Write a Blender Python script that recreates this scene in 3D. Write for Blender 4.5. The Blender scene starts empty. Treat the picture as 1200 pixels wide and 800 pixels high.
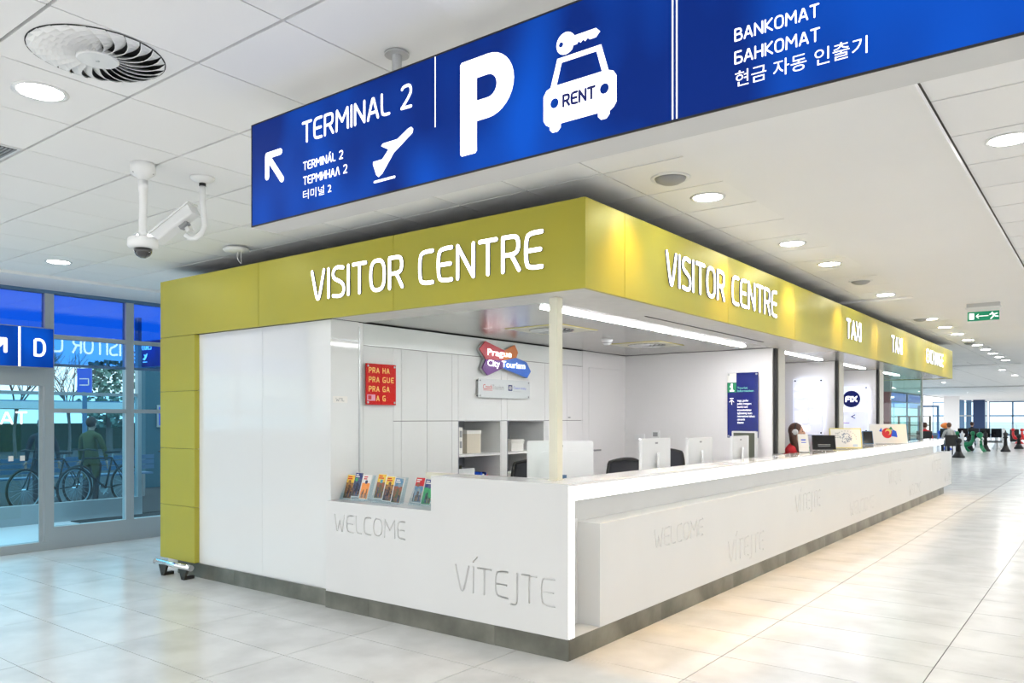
import bpy, math, random
from mathutils import Vector, Matrix
from mathutils.geometry import delaunay_2d_cdt
random.seed(7)
S = bpy.context.scene
C = S.collection
PI = math.pi

# ------------------------------------------------------------------ camera, world, exposure
cd = bpy.data.cameras.new('camera'); cam = bpy.data.objects.new('camera', cd); C.objects.link(cam)
CAM = Vector((2.747, -4.180, 1.55)); YAW = math.atan2(.6076, .7942)
cam.location = CAM; cam.rotation_euler = (PI/2, 0, YAW)
cd.lens = 918*36/1200; cd.sensor_width = 36; cd.shift_y = 90/1200; cd.clip_end = 600
S.camera = cam
W = bpy.data.worlds.new('sky'); S.world = W; W.use_nodes = True
wn = W.node_tree.nodes; bg = wn['Background']
tc = wn.new('ShaderNodeTexCoord'); mp = wn.new('ShaderNodeMapping'); mp.inputs['Scale'].default_value = (2, 2, 5)
nz = wn.new('ShaderNodeTexNoise'); nz.inputs['Scale'].default_value = 1.5; nz.inputs['Detail'].default_value = 4
cr = wn.new('ShaderNodeValToRGB'); cr.color_ramp.elements[0].color = (.92, .955, 1, 1); cr.color_ramp.elements[1].color = (1, 1, 1, 1)
cr.color_ramp.elements[0].position = .35; cr.color_ramp.elements[1].position = .65
L = W.node_tree.links
L.new(tc.outputs['Generated'], mp.inputs[0]); L.new(mp.outputs[0], nz.inputs[0]); L.new(nz.outputs[0], cr.inputs[0]); L.new(cr.outputs[0], bg.inputs[0])
bg.inputs[1].default_value = 1.7
S.view_settings.view_transform = 'Standard'; S.view_settings.look = 'None'; S.view_settings.gamma = 1
S.view_settings.use_curve_mapping = False; S.view_settings.exposure = 0.25
DOWNLIGHT = 40.0       # emission of the ceiling downlights
LAMP_W = 14.0          # lamps added without fixtures to brighten ceiling and floor: behind and right of the camera, and deep in the hall
def lamp(x, y, w=LAMP_W):
    ld = bpy.data.lights.new('added_fill_lamp', 'AREA'); ld.shape = 'DISK'; ld.size = .22; ld.energy = w; ld.color = (1, .985, .95) if x < 3.6 else (1, .945, .84)
    lo = bpy.data.objects.new('added_fill_lamp', ld); lo.location = (x, y, 3.045); C.objects.link(lo)
for ix in range(9):
    for iy in range(14):
        x, y = -5.5+2.4*ix, -12.4+2.4*iy
        if y > -4.2 and x < 3.6: continue
        lamp(x, y, LAMP_W*(1 if x < 3.6 else .44))
for x in (-5, 0, 5, 10):
    for y in range(26, 76, 6): lamp(x, y, 32)
S.cycles.max_bounces = 10; S.cycles.transparent_max_bounces = 16; S.cycles.diffuse_bounces = 6

# ------------------------------------------------------------------ materials
def mat(name, col, rough=.5, metal=0, emit=None, es=1, spec=.5, coat=0, noise=None, bump=None, rnd=0, brushed=None):
    """noise=(scale, other colour, lo, hi); bump=(scale, strength); rnd = brightness change from piece to piece"""
    m = bpy.data.materials.new(name); m.use_nodes = True; n = m.node_tree.nodes; l = m.node_tree.links
    b = n['Principled BSDF']; b.inputs['Base Color'].default_value = (*col, 1); b.inputs['Roughness'].default_value = rough
    b.inputs['Metallic'].default_value = metal; b.inputs['Specular IOR Level'].default_value = spec; b.inputs['Coat Weight'].default_value = coat
    b.inputs['Coat Roughness'].default_value = .05
    if emit: b.inputs['Emission Color'].default_value = (*emit, 1); b.inputs['Emission Strength'].default_value = es
    t = n.new('ShaderNodeTexCoord'); src = None
    if noise or bump or brushed:
        if noise or brushed:
            mpn = n.new('ShaderNodeMapping'); l.new(t.outputs['Object'], mpn.inputs[0])
            if brushed: mpn.inputs['Scale'].default_value = brushed
            g = n.new('ShaderNodeNewGeometry') if noise and len(noise) > 4 else None
            if g: l.new(g.outputs['Position'], mpn.inputs[0])
            nt = n.new('ShaderNodeTexNoise'); nt.inputs['Scale'].default_value = noise[0]; nt.inputs['Detail'].default_value = 6
            l.new(mpn.outputs[0], nt.inputs[0])
            r = n.new('ShaderNodeValToRGB'); r.color_ramp.elements[0].color = (*noise[1], 1); r.color_ramp.elements[1].color = (*col, 1)
            r.color_ramp.elements[0].position = noise[2]; r.color_ramp.elements[1].position = noise[3]
            l.new(nt.outputs[0], r.inputs[0]); src = r.outputs[0]
        if bump:
            bt = n.new('ShaderNodeTexNoise'); bt.inputs['Scale'].default_value = bump[0]; bt.inputs['Detail'].default_value = 5
            l.new(t.outputs['Object'], bt.inputs[0]); bp = n.new('ShaderNodeBump'); bp.inputs['Strength'].default_value = bump[1]
            bp.inputs['Distance'].default_value = .01; l.new(bt.outputs[0], bp.inputs['Height']); l.new(bp.outputs[0], b.inputs['Normal'])
    if rnd:
        oi = n.new('ShaderNodeObjectInfo'); mr = n.new('ShaderNodeMapRange'); mr.inputs['To Min'].default_value = 1-rnd; mr.inputs['To Max'].default_value = 1
        l.new(oi.outputs['Random'], mr.inputs[0]); mx = n.new('ShaderNodeVectorMath'); mx.operation = 'SCALE'
        if src: l.new(src, mx.inputs[0])
        else: mx.inputs[0].default_value = col
        l.new(mr.outputs[0], mx.inputs['Scale']); src = mx.outputs[0]
    if src: l.new(src, b.inputs['Base Color'])
    return m
def glass(name, tint=(1, 1, 1), refl=.5, ior=1.5):
    m = bpy.data.materials.new(name); m.use_nodes = True; n = m.node_tree.nodes; l = m.node_tree.links
    n.remove(n['Principled BSDF']); o = n['Material Output']
    tr = n.new('ShaderNodeBsdfTransparent'); tr.inputs[0].default_value = (*tint, 1)
    gl = n.new('ShaderNodeBsdfGlossy'); gl.inputs['Roughness'].default_value = .01; gl.inputs[0].default_value = (1, 1, 1, 1)
    fr = n.new('ShaderNodeFresnel'); fr.inputs[0].default_value = ior
    ml = n.new('ShaderNodeMath'); ml.operation = 'MULTIPLY'; ml.inputs[1].default_value = refl; l.new(fr.outputs[0], ml.inputs[0])
    ge = n.new('ShaderNodeNewGeometry'); fb = n.new('ShaderNodeMath'); fb.operation = 'SUBTRACT'; fb.inputs[0].default_value = 1; l.new(ge.outputs['Backfacing'], fb.inputs[1])
    m2 = n.new('ShaderNodeMath'); m2.operation = 'MULTIPLY'; l.new(ml.outputs[0], m2.inputs[0]); l.new(fb.outputs[0], m2.inputs[1]); ml = m2      # the pane reflects at its outer face only
    mx = n.new('ShaderNodeMixShader'); l.new(ml.outputs[0], mx.inputs[0]); l.new(tr.outputs[0], mx.inputs[1]); l.new(gl.outputs[0], mx.inputs[2])
    l.new(mx.outputs[0], o.inputs[0]); return m
M = dict(
    tile_floor=mat('floor_tile_stone', (.80, .80, .79), .22, spec=.45, noise=(2.6, (.66, .66, .65), .30, .60, 1), rnd=.05),
    joint=mat('floor_joint', (.07, .065, .06), .9),
    tile_ceil=mat('ceiling_tile_mineral', (.885, .885, .885), .9, rnd=.035, bump=(300, .15)),
    drywall=mat('drywall', (.87, .87, .87), .85, noise=(.8, (.85, .85, .85), .3, .7)),
    grid=mat('ceiling_grid', (.16, .16, .14), .8),
    slab=mat('ceiling_void', (.10, .10, .09), .9),
    white=mat('white_wall_paint', (.80, .79, .79), .5, noise=(.6, (.77, .76, .76), .3, .7)),
    gwhite=mat('white_back_painted_glass', (.80, .81, .80), .06, spec=.45, noise=(.5, (.78, .79, .78), .3, .7)),
    counter=mat('white_mineral_counter', (.77, .77, .76), .30, spec=.35, noise=(2.0, (.75, .75, .74), .3, .7)),
    top=mat('polished_white_worktop', (.85, .85, .87), .07, spec=.6, noise=(3, (.83, .83, .85), .3, .7)),
    glow=mat('glowing_white_acrylic', (.9, .9, .88), .4, emit=(1, .99, .95), es=1.15),
    underglow=mat('added_niche_glow', (1, 1, 1), .5, emit=(1, .99, .95), es=4.5),
    softglow=mat('soft_glowing_acrylic', (.85, .85, .83), .4, emit=(1, .99, .95), es=.3),
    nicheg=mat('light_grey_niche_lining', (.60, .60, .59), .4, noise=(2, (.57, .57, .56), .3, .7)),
    lime=mat('lime_gold_metal_cladding', (.50, .445, .055), .38, metal=.2, spec=.3, noise=(2.5, (.46, .43, .065), .3, .7), bump=(500, .04)),
    seam=mat('dark_seam', (.05, .055, .04), .8),
    black=mat('matt_black', (.012, .012, .012), .6),
    roof=mat('kiosk_roof_black', (.01, .01, .01), .9),
    soffit=mat('soffit_satin_metal', (.60, .59, .56), .22, metal=.55, noise=(60, (.52, .51, .48), .35, .65), brushed=(1, 14, 1)),
    soffitmatt=mat('soffit_outer_panel', (.74, .73, .70), .4, metal=.1, noise=(9, (.70, .69, .66), .35, .65)),
    steel=mat('weathered_steel_plinth', (.25, .25, .21), .36, metal=.45, noise=(2.2, (.085, .085, .068), .34, .66), bump=(30, .1)),
    chrome=mat('chrome', (.85, .86, .88), .08, metal=1),
    alu=mat('brushed_aluminium', (.55, .56, .57), .35, metal=.8),
    greyframe=mat('grey_window_profile', (.42, .46, .48), .45, metal=.3),
    blueframe=mat('blue_grey_window_profile', (.10, .20, .34), .45, metal=.2),
    bluedark=mat('dark_blue_column_cladding', (.01, .035, .11), .4),
    letter=mat('lit_white_letter', (1, 1, 1), .4, emit=(1, 1, 1), es=2.6),
    decal=mat('white_print', (.95, .95, .95), .5, emit=(1, 1, 1), es=.9),
    letter_side=mat('letter_side_blue_grey', (.12, .14, .28), .5),
    lamp=mat('downlight_diffuser', (1, 1, 1), .5, emit=(1, .985, .95), es=DOWNLIGHT),
    led=mat('led_strip_diffuser', (1, 1, 1), .5, emit=(1, .98, 1), es=60),
    ledb=mat('booth_led_strip_diffuser', (1, 1, 1), .5, emit=(.97, .97, 1), es=28),
    warm=mat('warm_spot_lens', (1, .8, .5), .5, emit=(1, .72, .36), es=6),
    plast=mat('white_plastic', (.80, .81, .81), .35, noise=(4, (.77, .78, .78), .3, .7)),
    dome=mat('smoked_dome', (.015, .015, .017), .05, spec=.8, coat=.6),
    greyplast=mat('grey_plastic', (.30, .31, .32), .5),
    meshblk=mat('black_mesh_fabric', (.02, .022, .028), .7, bump=(400, .3)),
    post=mat('cream_post', (.80, .78, .64), .4, noise=(3, (.78, .76, .62), .3, .7)),
    red=mat('red_enamel_plate', (.62, .004, .003), .4, spec=.15), gold=mat('gold_print', (.95, .60, .14), .5),
    navy=mat('navy_glass_plate', (.006, .014, .16), .1, coat=.3), mint=mat('mint_print', (.25, .80, .62), .5, emit=(.3, .9, .7), es=.25),
    green=mat('safety_green', (.0, .18, .09), .4, emit=(.0, .30, .14), es=.35),
    screen=mat('black_screen', (.008, .008, .01), .08), olivescreen=mat('idle_olive_screen', (.09, .10, .075), .1),
    skin=mat('skin', (.62, .36, .25), .55), hair=mat('brown_hair', (.07, .025, .012), .6, bump=(90, .5)), hairlt=mat('light_brown_hair', (.16, .07, .03), .6),
    redcloth=mat('red_cloth', (.65, .02, .03), .8), darkcloth=mat('dark_cloth', (.02, .025, .035), .85), greycloth=mat('light_grey_cloth', (.50, .50, .48), .85),
    olivecloth=mat('olive_cloth', (.10, .10, .03), .85),
    orange=mat('orange_plastic', (.85, .22, .03), .5), plum=mat('dark_red_banner', (.22, .02, .03), .5),
    cgreen=mat('green_plastic', (.005, .22, .09), .35), cblue=mat('blue_plastic', (.01, .09, .65), .35), cred=mat('red_plastic', (.6, .01, .015), .35),
    asphalt=mat('asphalt', (.022, .03, .038), .9, noise=(6, (.014, .02, .026), .3, .7)), field=mat('pale_field', (.55, .60, .58), .95, noise=(.05, (.40, .47, .42), .35, .6)),
    backdrop=mat('backdrop_dark_green', (.03, .06, .035), .9, noise=(9, (.015, .03, .02), .35, .6), bump=(30, .8)),
    leaf=mat('conifer_green', (.22, .36, .30), .9, noise=(5, (.05, .12, .10), .35, .6)), bark=mat('bark', (.16, .14, .13), .9, bump=(40, .4)),
    paper=mat('paper_white', (.82, .80, .76), .7), cardboard=mat('cream_box_board', (.66, .60, .50), .7),
    yellowf=mat('yellow_frame', (.72, .63, .15), .4), mat_=mat('entrance_mat', (.02, .025, .03), .95, bump=(200, .5)),
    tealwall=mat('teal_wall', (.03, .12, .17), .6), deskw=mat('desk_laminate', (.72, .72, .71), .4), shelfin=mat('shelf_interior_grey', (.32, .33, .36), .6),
    clear=glass('clear_glass', (.97, .99, .98), .05), tinted=glass('pale_blue_glass', (.70, .90, .97), 1.0, 1.6),
    film2=glass('mid_blue_film_glass', (.20, .50, .86), 1.0, 2.4),
    bluefilm=glass('deep_blue_film_glass', (.045, .24, .68), 1.0, 2.4), green_glass=glass('greenish_partition_glass', (.84, .93, .90), .25, 1.6),
    acrylic=glass('clear_acrylic', (.90, .95, .97), .8),
    panel_lit=mat('backlit_panel_edge', (.9, .92, 1), .2, emit=(.86, .9, 1), es=1.6),
    panel_face=mat('lit_acrylic_panel', (.85, .88, 1), .15, emit=(.80, .85, 1), es=.42, noise=(3, (.72, .76, .92), .35, .65)),
)

# the lit blue of the hanging signs: slightly uneven backlighting inside the box
def sign_blue():
    m = bpy.data.materials.new('backlit_blue_sign_face'); m.use_nodes = True; n = m.node_tree.nodes; l = m.node_tree.links
    b = n['Principled BSDF']; b.inputs['Roughness'].default_value = .6; b.inputs['Specular IOR Level'].default_value = .12
    g = n.new('ShaderNodeNewGeometry'); a = n.new('ShaderNodeMapping'); a.inputs['Scale'].default_value = (2.6, 2.6, 1.3); l.new(g.outputs['Position'], a.inputs[0])
    t = n.new('ShaderNodeTexNoise'); t.inputs['Scale'].default_value = 1.1; t.inputs['Detail'].default_value = 1; l.new(a.outputs[0], t.inputs[0])
    r = n.new('ShaderNodeValToRGB'); r.color_ramp.elements[0].position = .32; r.color_ramp.elements[0].color = (.0, .02, .20, 1)
    r.color_ramp.elements[1].position = .7; r.color_ramp.elements[1].color = (.0, .12, .78, 1)
    l.new(t.outputs[0], r.inputs[0]); l.new(r.outputs[0], b.inputs['Emission Color']); b.inputs['Emission Strength'].default_value = .62
    b.inputs['Base Color'].default_value = (.0, .01, .09, 1); return m
M['blue'] = sign_blue()

# ------------------------------------------------------------------ mesh helpers
class MB:
    def __init__(s): s.v = []; s.f = []; s.mi = []; s.m = 0; s.sm = []; s.smooth = False
    def add(s, vs, fs, T=None):
        o = len(s.v); s.v += [tuple(T @ Vector(p)) if T else tuple(p) for p in vs]
        for f in fs: s.f.append(tuple(o+i for i in f)); s.mi.append(s.m); s.sm.append(s.smooth)
        return s
    def box(s, x0, x1, y0, y1, z0, z1, T=None):
        v = [(x, y, z) for z in (z0, z1) for y in (y0, y1) for x in (x0, x1)]
        return s.add(v, [(0, 2, 3, 1), (4, 5, 7, 6), (0, 1, 5, 4), (1, 3, 7, 5), (3, 2, 6, 7), (2, 0, 4, 6)], T)
    def rbox(s, x0, x1, y0, y1, z0, z1, r, T=None, axis='z', n=4):
        """box with rounded corners around one axis"""
        pts = []
        if axis == 'z': a0, a1, b0, b1, c0, c1 = x0, x1, y0, y1, z0, z1; mk = lambda a, b, c: (a, b, c)
        elif axis == 'x': a0, a1, b0, b1, c0, c1 = y0, y1, z0, z1, x0, x1; mk = lambda a, b, c: (c, a, b)
        else: a0, a1, b0, b1, c0, c1 = z0, z1, x0, x1, y0, y1; mk = lambda a, b, c: (b, c, a)
        for cx, cy, st in ((a1-r, b1-r, 0), (a0+r, b1-r, 1), (a0+r, b0+r, 2), (a1-r, b0+r, 3)):
            for k in range(n+1):
                t = (st+k/n)*PI/2; pts.append((cx+r*math.cos(t), cy+r*math.sin(t)))
        N = len(pts); v = [mk(a, b, c0) for a, b in pts]+[mk(a, b, c1) for a, b in pts]
        return s.add(v, [tuple(range(N))[::-1], tuple(range(N, 2*N))]+[(i, (i+1) % N, N+(i+1) % N, N+i) for i in range(N)], T)
    def lathe(s, prof, c=(0, 0, 0), n=20, T=None):
        """prof: (radius, z) list"""
        v = []; f = []; k = len(prof)
        for r, z in prof:
            for i in range(n): a = 2*PI*i/n; v.append((c[0]+r*math.cos(a), c[1]+r*math.sin(a), c[2]+z))
        for j in range(k-1):
            for i in range(n): f.append((j*n+i, j*n+(i+1) % n, (j+1)*n+(i+1) % n, (j+1)*n+i))
        f.append(tuple(range(n))[::-1]); f.append(tuple((k-1)*n+i for i in range(n)))
        return s.add(v, f, T)
    def cyl(s, p, q, r, r2=None, n=12):
        p, q = Vector(p), Vector(q); d = q-p; T = Matrix.Translation(p) @ d.to_track_quat('Z', 'Y').to_matrix().to_4x4()
        return s.lathe([(r, 0), (r if r2 is None else r2, d.length)], n=n, T=T)
    def tube(s, pts, r, n=8, closed=False):
        pts = [Vector(p) for p in pts]; N = len(pts); v = []; f = []; up = None
        for i, p in enumerate(pts):
            a = pts[(i-1) % N] if closed or i > 0 else p; b = pts[(i+1) % N] if closed or i < N-1 else p
            t = (b-a).normalized(); q = t.to_track_quat('Z', 'Y') if up is None else None
            if up is None: X = q @ Vector((1, 0, 0))
            else: X = (up-t*up.dot(t)).normalized()
            up = X; Yv = t.cross(X); rr = r[i] if isinstance(r, (list, tuple)) else r
            for k in range(n): a_ = 2*PI*k/n; v.append(p+X*rr*math.cos(a_)+Yv*rr*math.sin(a_))
        for i in range(N if closed else N-1):
            for k in range(n): f.append((i*n+k, i*n+(k+1) % n, ((i+1) % N)*n+(k+1) % n, ((i+1) % N)*n+k))
        if not closed: f.append(tuple(range(n))[::-1]); f.append(tuple((N-1)*n+k for k in range(n)))
        return s.add(v, f)
    def torus(s, c, R, r, axis=(0, 0, 1), N=32, n=8):
        q = Vector(axis).to_track_quat('Z', 'Y')
        return s.tube([Vector(c)+q @ Vector((R*math.cos(2*PI*i/N), R*math.sin(2*PI*i/N), 0)) for i in range(N)], r, n, True)
    def sphere(s, c, r, n=14, m=9, T=None):
        rx, ry, rz = (r, r, r) if not isinstance(r, (tuple, list)) else r
        v = []; f = []
        for j in range(m+1):
            t = PI*j/m
            for i in range(n): a = 2*PI*i/n; v.append((c[0]+rx*math.sin(t)*math.cos(a), c[1]+ry*math.sin(t)*math.sin(a), c[2]-rz*math.cos(t)))
        for j in range(m):
            for i in range(n): f.append((j*n+i, j*n+(i+1) % n, (j+1)*n+(i+1) % n, (j+1)*n+i))
        return s.add(v, f, T)
    def prism(s, poly, h0, h1, T=None):
        N = len(poly); v = [(x, y, h0) for x, y in poly]+[(x, y, h1) for x, y in poly]
        return s.add(v, [tuple(range(N))[::-1], tuple(range(N, 2*N))]+[(i, (i+1) % N, N+(i+1) % N, N+i) for i in range(N)], T)
    def mesh(s, name, mats):
        me = bpy.data.meshes.new(name); me.from_pydata(s.v, [], s.f)
        for m in (mats if isinstance(mats, (list, tuple)) else [mats]): me.materials.append(M[m] if isinstance(m, str) else m)
        me.polygons.foreach_set('material_index', s.mi); me.polygons.foreach_set('use_smooth', s.sm); me.update(); return me
    def obj(s, name, mats, parent=None, loc=None, T=None):
        o = bpy.data.objects.new(name, s.mesh(name, mats)); C.objects.link(o)
        if parent: o.parent = parent
        if loc: o.location = loc
        if T: o.matrix_local = T
        return o
def tag(o, label=None, cat=None, group=None, kind=None):
    if label: o['label'] = label
    if cat: o['category'] = cat
    if group: o['group'] = group
    if kind: o['kind'] = kind
    return o
def thing(name, label, cat, loc=(0, 0, 0), rz=0, group=None):
    o = bpy.data.objects.new(name, None); C.objects.link(o); o.location = loc; o.rotation_euler = (0, 0, rz)
    return tag(o, label, cat, group)
def struct(o): o['kind'] = 'structure'; return o
def box(name, m, x0, x1, y0, y1, z0, z1, parent=None):
    """box with its origin at its own centre"""
    cx, cy, cz = (x0+x1)/2, (y0+y1)/2, (z0+z1)/2
    return MB().box(x0-cx, x1-cx, y0-cy, y1-cy, z0-cz, z1-cz).obj(name, m, parent, (cx, cy, cz))
def dup(o, loc=None, rz=None, label=None, group=None, parent=None):
    c = o.copy(); C.objects.link(c)
    if parent: c.parent = parent
    if loc is not None: c.location = loc
    if rz is not None: c.rotation_euler = (0, 0, rz)
    if label: c['label'] = label
    if group: c['group'] = group
    for ch in [x for x in C.objects if x.parent == o]: dup(ch, parent=c)
    return c
def spin(a, ax='Z'): return Matrix.Rotation(a, 4, ax)
def frame(origin, xdir, up=(0, 0, 1)):
    """matrix whose local x runs along xdir, local y along up, local z outward"""
    x = Vector(xdir).normalized(); y = Vector(up).normalized(); z = x.cross(y)
    T = Matrix((x, y, z)).transposed().to_4x4(); T.translation = origin; return T
def project(p):
    d = Vector(p)-CAM; f = Vector((-math.sin(YAW), math.cos(YAW), 0)); r = Vector((f.y, -f.x, 0)); dep = d.dot(f)
    return (600+918*d.dot(r)/dep, 490-918*d.z/dep, dep) if dep > .2 else None

# ------------------------------------------------------------------ stroke lettering (rounded condensed capitals)
def sm(pts, it=3):
    for _ in range(it):
        o = [pts[0]]
        for a, b in zip(pts, pts[1:]): o += [(a[0]*.75+b[0]*.25, a[1]*.75+b[1]*.25), (a[0]*.25+b[0]*.75, a[1]*.25+b[1]*.75)]
        pts = o+[pts[-1]]
    return pts
def oval(x0, x1, y0, y1, n=24, e=.72):
    o = []
    for i in range(n+1):
        t = 2*PI*i/n; c, s_ = math.cos(t), math.sin(t)
        o.append(((x0+x1)/2+(x1-x0)/2*math.copysign(abs(c)**e, c), (y0+y1)/2+(y1-y0)/2*math.copysign(abs(s_)**e, s_)))
    return o
CC = sm([(.42, 1), (.14, 1), (0, .9), (0, .1), (.14, 0), (.42, 0)], 2)
G = {
 'A': (.5, [[(0, 0), (.22, .96), (.28, .96), (.5, 0)], [(.09, .3), (.41, .3)]]), 'B': (.44, [[(0, 0), (0, 1)], sm([(0, 1), (.38, 1), (.40, .56), (0, .53)], 3), sm([(0, .53), (.44, .52), (.46, 0), (0, 0)], 3)]),
 'C': (.42, [CC]), 'D': (.46, [[(0, 0), (0, 1)], sm([(0, 1), (.34, 1), (.46, .82), (.46, .18), (.34, 0), (0, 0)], 2)]), 'E': (.42, [CC, [(.02, .5), (.38, .5)]]),
 'F': (.4, [sm([(.4, 1), (.12, 1), (0, .9), (0, 0)], 2), [(0, .5), (.36, .5)]]), 'G': (.46, [sm([(.42, 1), (.14, 1), (0, .9), (0, .1), (.14, 0), (.46, 0)], 2), [(.46, 0), (.46, .45), (.28, .45)]]),
 'H': (.46, [[(0, 0), (0, 1)], [(.46, 0), (.46, 1)], [(0, .5), (.46, .5)]]), 'I': (.0, [[(0, 0), (0, 1)]]), 'J': (.16, [sm([(.16, 1), (.16, -.1), (.1, -.2), (-.06, -.2)], 2)]),
 'K': (.44, [[(0, 0), (0, 1)], [(.42, 1), (.02, .5), (.44, 0)]]), 'L': (.36, [sm([(0, 1), (0, .12), (.12, 0), (.36, 0)], 2)]),
 'M': (.62, [[(0, 0), (.03, 1), (.31, .4), (.59, 1), (.62, 0)]]), 'N': (.48, [[(0, 0), (0, 1), (.48, 0), (.48, 1)]]), 'O': (.5, [oval(0, .5, 0, 1)]),
 'P': (.42, [[(0, 0), (0, 1)], sm([(0, 1), (.36, 1), (.44, .9), (.44, .58), (.34, .46), (0, .46)], 2)]), 'R': (.45, [[(0, 0), (0, 1)], sm([(0, 1), (.34, 1), (.43, .9), (.43, .58), (.32, .47), (0, .47)], 2), [(.24, .46), (.45, 0)]]),
 'S': (.42, [sm([(.4, .97), (.14, 1.03), (0, .9), (.0, .66), (.2, .54), (.42, .40), (.44, .1), (.3, -.03), (0, .02)], 3)]),
 'T': (.48, [[(0, 1), (.48, 1)], [(.24, 1), (.24, 0)]]), 'U': (.46, [sm([(0, 1), (0, .12), (.14, 0), (.32, 0), (.46, .12), (.46, 1)], 2)]),
 'V': (.5, [sm([(0, 1), (.19, .04), (.25, -.02), (.31, .04), (.5, 1)], 2)]), 'W': (.64, [[(0, 1), (.13, 0), (.19, 0), (.32, .62), (.45, 0), (.51, 0), (.64, 1)]]),
 'X': (.46, [[(0, 0), (.46, 1)], [(0, 1), (.46, 0)]]), '1': (.2, [[(0, .8), (.2, 1), (.2, 0)]]),
 '2': (.42, [sm([(.02, .9), (.08, 1), (.38, 1.03), (.46, .7), (.3, .4), (0, .02)], 2)+[(.44, 0)]]), '4': (.46, [[(.34, 0), (.34, 1), (0, .28), (.46, .28)]]),
 'И': (.48, [[(0, 1), (0, 0), (.48, 1), (.48, 0)]]), 'Л': (.48, [[(0, 0), (.22, 1), (.28, 1), (.48, 0)]]), 'Б': (.44, [sm([(0, .53), (.44, .53), (.46, 0), (0, 0)], 3), [(0, 0), (0, 1), (.38, 1)]]),
 ' ': (.22, []), '.': (.02, [[(0, 0), (.01, 0)]]), '-': (.24, [[(0, .45), (.24, .45)]]),
}
for a, b in zip('РНКОАТЕМ', 'PHKOATEM'): G[a] = G[b]
G['Í'] = (.0, G['I'][1]+[[(0, 1.22), (.14, 1.4)]]); G['Á'] = (.5, G['A'][1]+[[(.25, 1.15), (.36, 1.3)]])
def strokes(text, gap=.19):
    """-> list of (letter strokes), total width; cap height 1"""
    x = 0; out = []
    for i, ch in enumerate(text):
        w, st = G[ch]
        out.append([[(x+a, b) for a, b in s_] for s_ in st]); x += w+gap
    return out, x-gap
def polys(st, w):
    """convex pieces that cover one stroke list at stroke width w"""
    o = []; h = w/2
    for s_ in st:
        for a, b in zip(s_, s_[1:]):
            dx, dy = b[0]-a[0], b[1]-a[1]; d = math.hypot(dx, dy)
            if d < 1e-6: continue
            nx, ny = -dy/d*h, dx/d*h; o.append([(a[0]-nx, a[1]-ny), (b[0]-nx, b[1]-ny), (b[0]+nx, b[1]+ny), (a[0]+nx, a[1]+ny)])
        for i, p in enumerate(s_):
            end = i in (0, len(s_)-1); sharp = end
            if not end:
                a, b = s_[i-1], s_[i+1]; sharp = abs(math.atan2((p[0]-a[0])*(b[1]-p[1])-(p[1]-a[1])*(b[0]-p[0]), (p[0]-a[0])*(b[0]-p[0])+(p[1]-a[1])*(b[1]-p[1]))) > .12
            if sharp: o.append([(p[0]+h*math.cos(t*PI/5+.1), p[1]+h*math.sin(t*PI/5+.1)) for t in range(10)])
    return o
def cdt(P):
    vs = []; fs = []
    for p in P:
        o = len(vs); vs += [Vector(q) for q in p]; fs.append(list(range(o, o+len(p))))
    v, e, f, ov, oe, of = delaunay_2d_cdt(vs, [], fs, 0, 1e-5)
    return v, f, of
def glyph_mb(P, h, T, h0=0, side=1):
    """union of the pieces P raised to height h over the plane of T; sides take material `side`"""
    v, f, of = cdt(P); mb = MB(); inn = [i for i in range(len(f)) if of[i]]
    edges = {}
    for i in inn:
        q = f[i]
        for a, b in zip(q, list(q[1:])+[q[0]]): edges[(a, b)] = 1
    top = [(p[0], p[1], h) for p in v]
    mb.m = 0; mb.add(top, [tuple(f[i]) for i in inn], T)
    bd = [e for e in edges if (e[1], e[0]) not in edges]
    if h > h0:
        mb.m = side; n = len(v); mb.add(top+[(p[0], p[1], h0) for p in v], [(b, a, n+a, n+b) for a, b in bd], T)
    return mb
def lettering(text, T, width, height, wt, h, mats, parent, name='letter', gap=.19, per_letter=True):
    """text fitted to width x height (m); wt = stroke width over cap height"""
    ls, tot = strokes(text, gap); k = height/(1+wt*0); kx = (width-wt*height)/tot
    jobs = [x for x in ls if x] if per_letter else [[s_ for x in ls for s_ in x]]
    for st in jobs:
        st = [[(wt*height/2+a*kx, b*(height*(1-wt))+wt*height/2) for a, b in s_] for s_ in st]
        P = polys(st, wt*height)
        glyph_mb(P, h, T, side=1 if len(mats) > 1 else 0).obj(name, mats, parent)
def textmesh(body, T, width, height, h, m, parent, name='letter', fit='both'):
    """flat print with the built-in typeface; body may hold line breaks"""
    c = bpy.data.curves.new('t', 'FONT'); c.body = body; c.resolution_u = 3; o = bpy.data.objects.new('t', c); C.objects.link(o)
    dg = bpy.context.evaluated_depsgraph_get(); me = o.evaluated_get(dg).to_mesh()
    vs = [v.co.copy() for v in me.vertices]; fs = [tuple(p.vertices) for p in me.polygons]
    o.evaluated_get(dg).to_mesh_clear(); bpy.data.objects.remove(o); bpy.data.curves.remove(c)
    x0 = min(v.x for v in vs); x1 = max(v.x for v in vs); y0 = min(v.y for v in vs); y1 = max(v.y for v in vs)
    kx = width/(x1-x0); ky = height/(y1-y0)
    mb = MB(); mb.add([((v.x-x0)*kx, (v.y-y0)*ky, h) for v in vs], fs, T); return mb.obj(name, m, parent)
def flat(poly, T, h, m, parent, name, h0=None):
    mb = MB(); N = len(poly)
    if h0 is None: mb.add([(x, y, h) for x, y in poly], [tuple(range(N))], T)
    else: mb.prism(poly, h0, h, T)
    return mb.obj(name, m, parent)
def disc(cx, cy, r, n=24): return [(cx+r*math.cos(2*PI*i/n), cy+r*math.sin(2*PI*i/n)) for i in range(n)]

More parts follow.
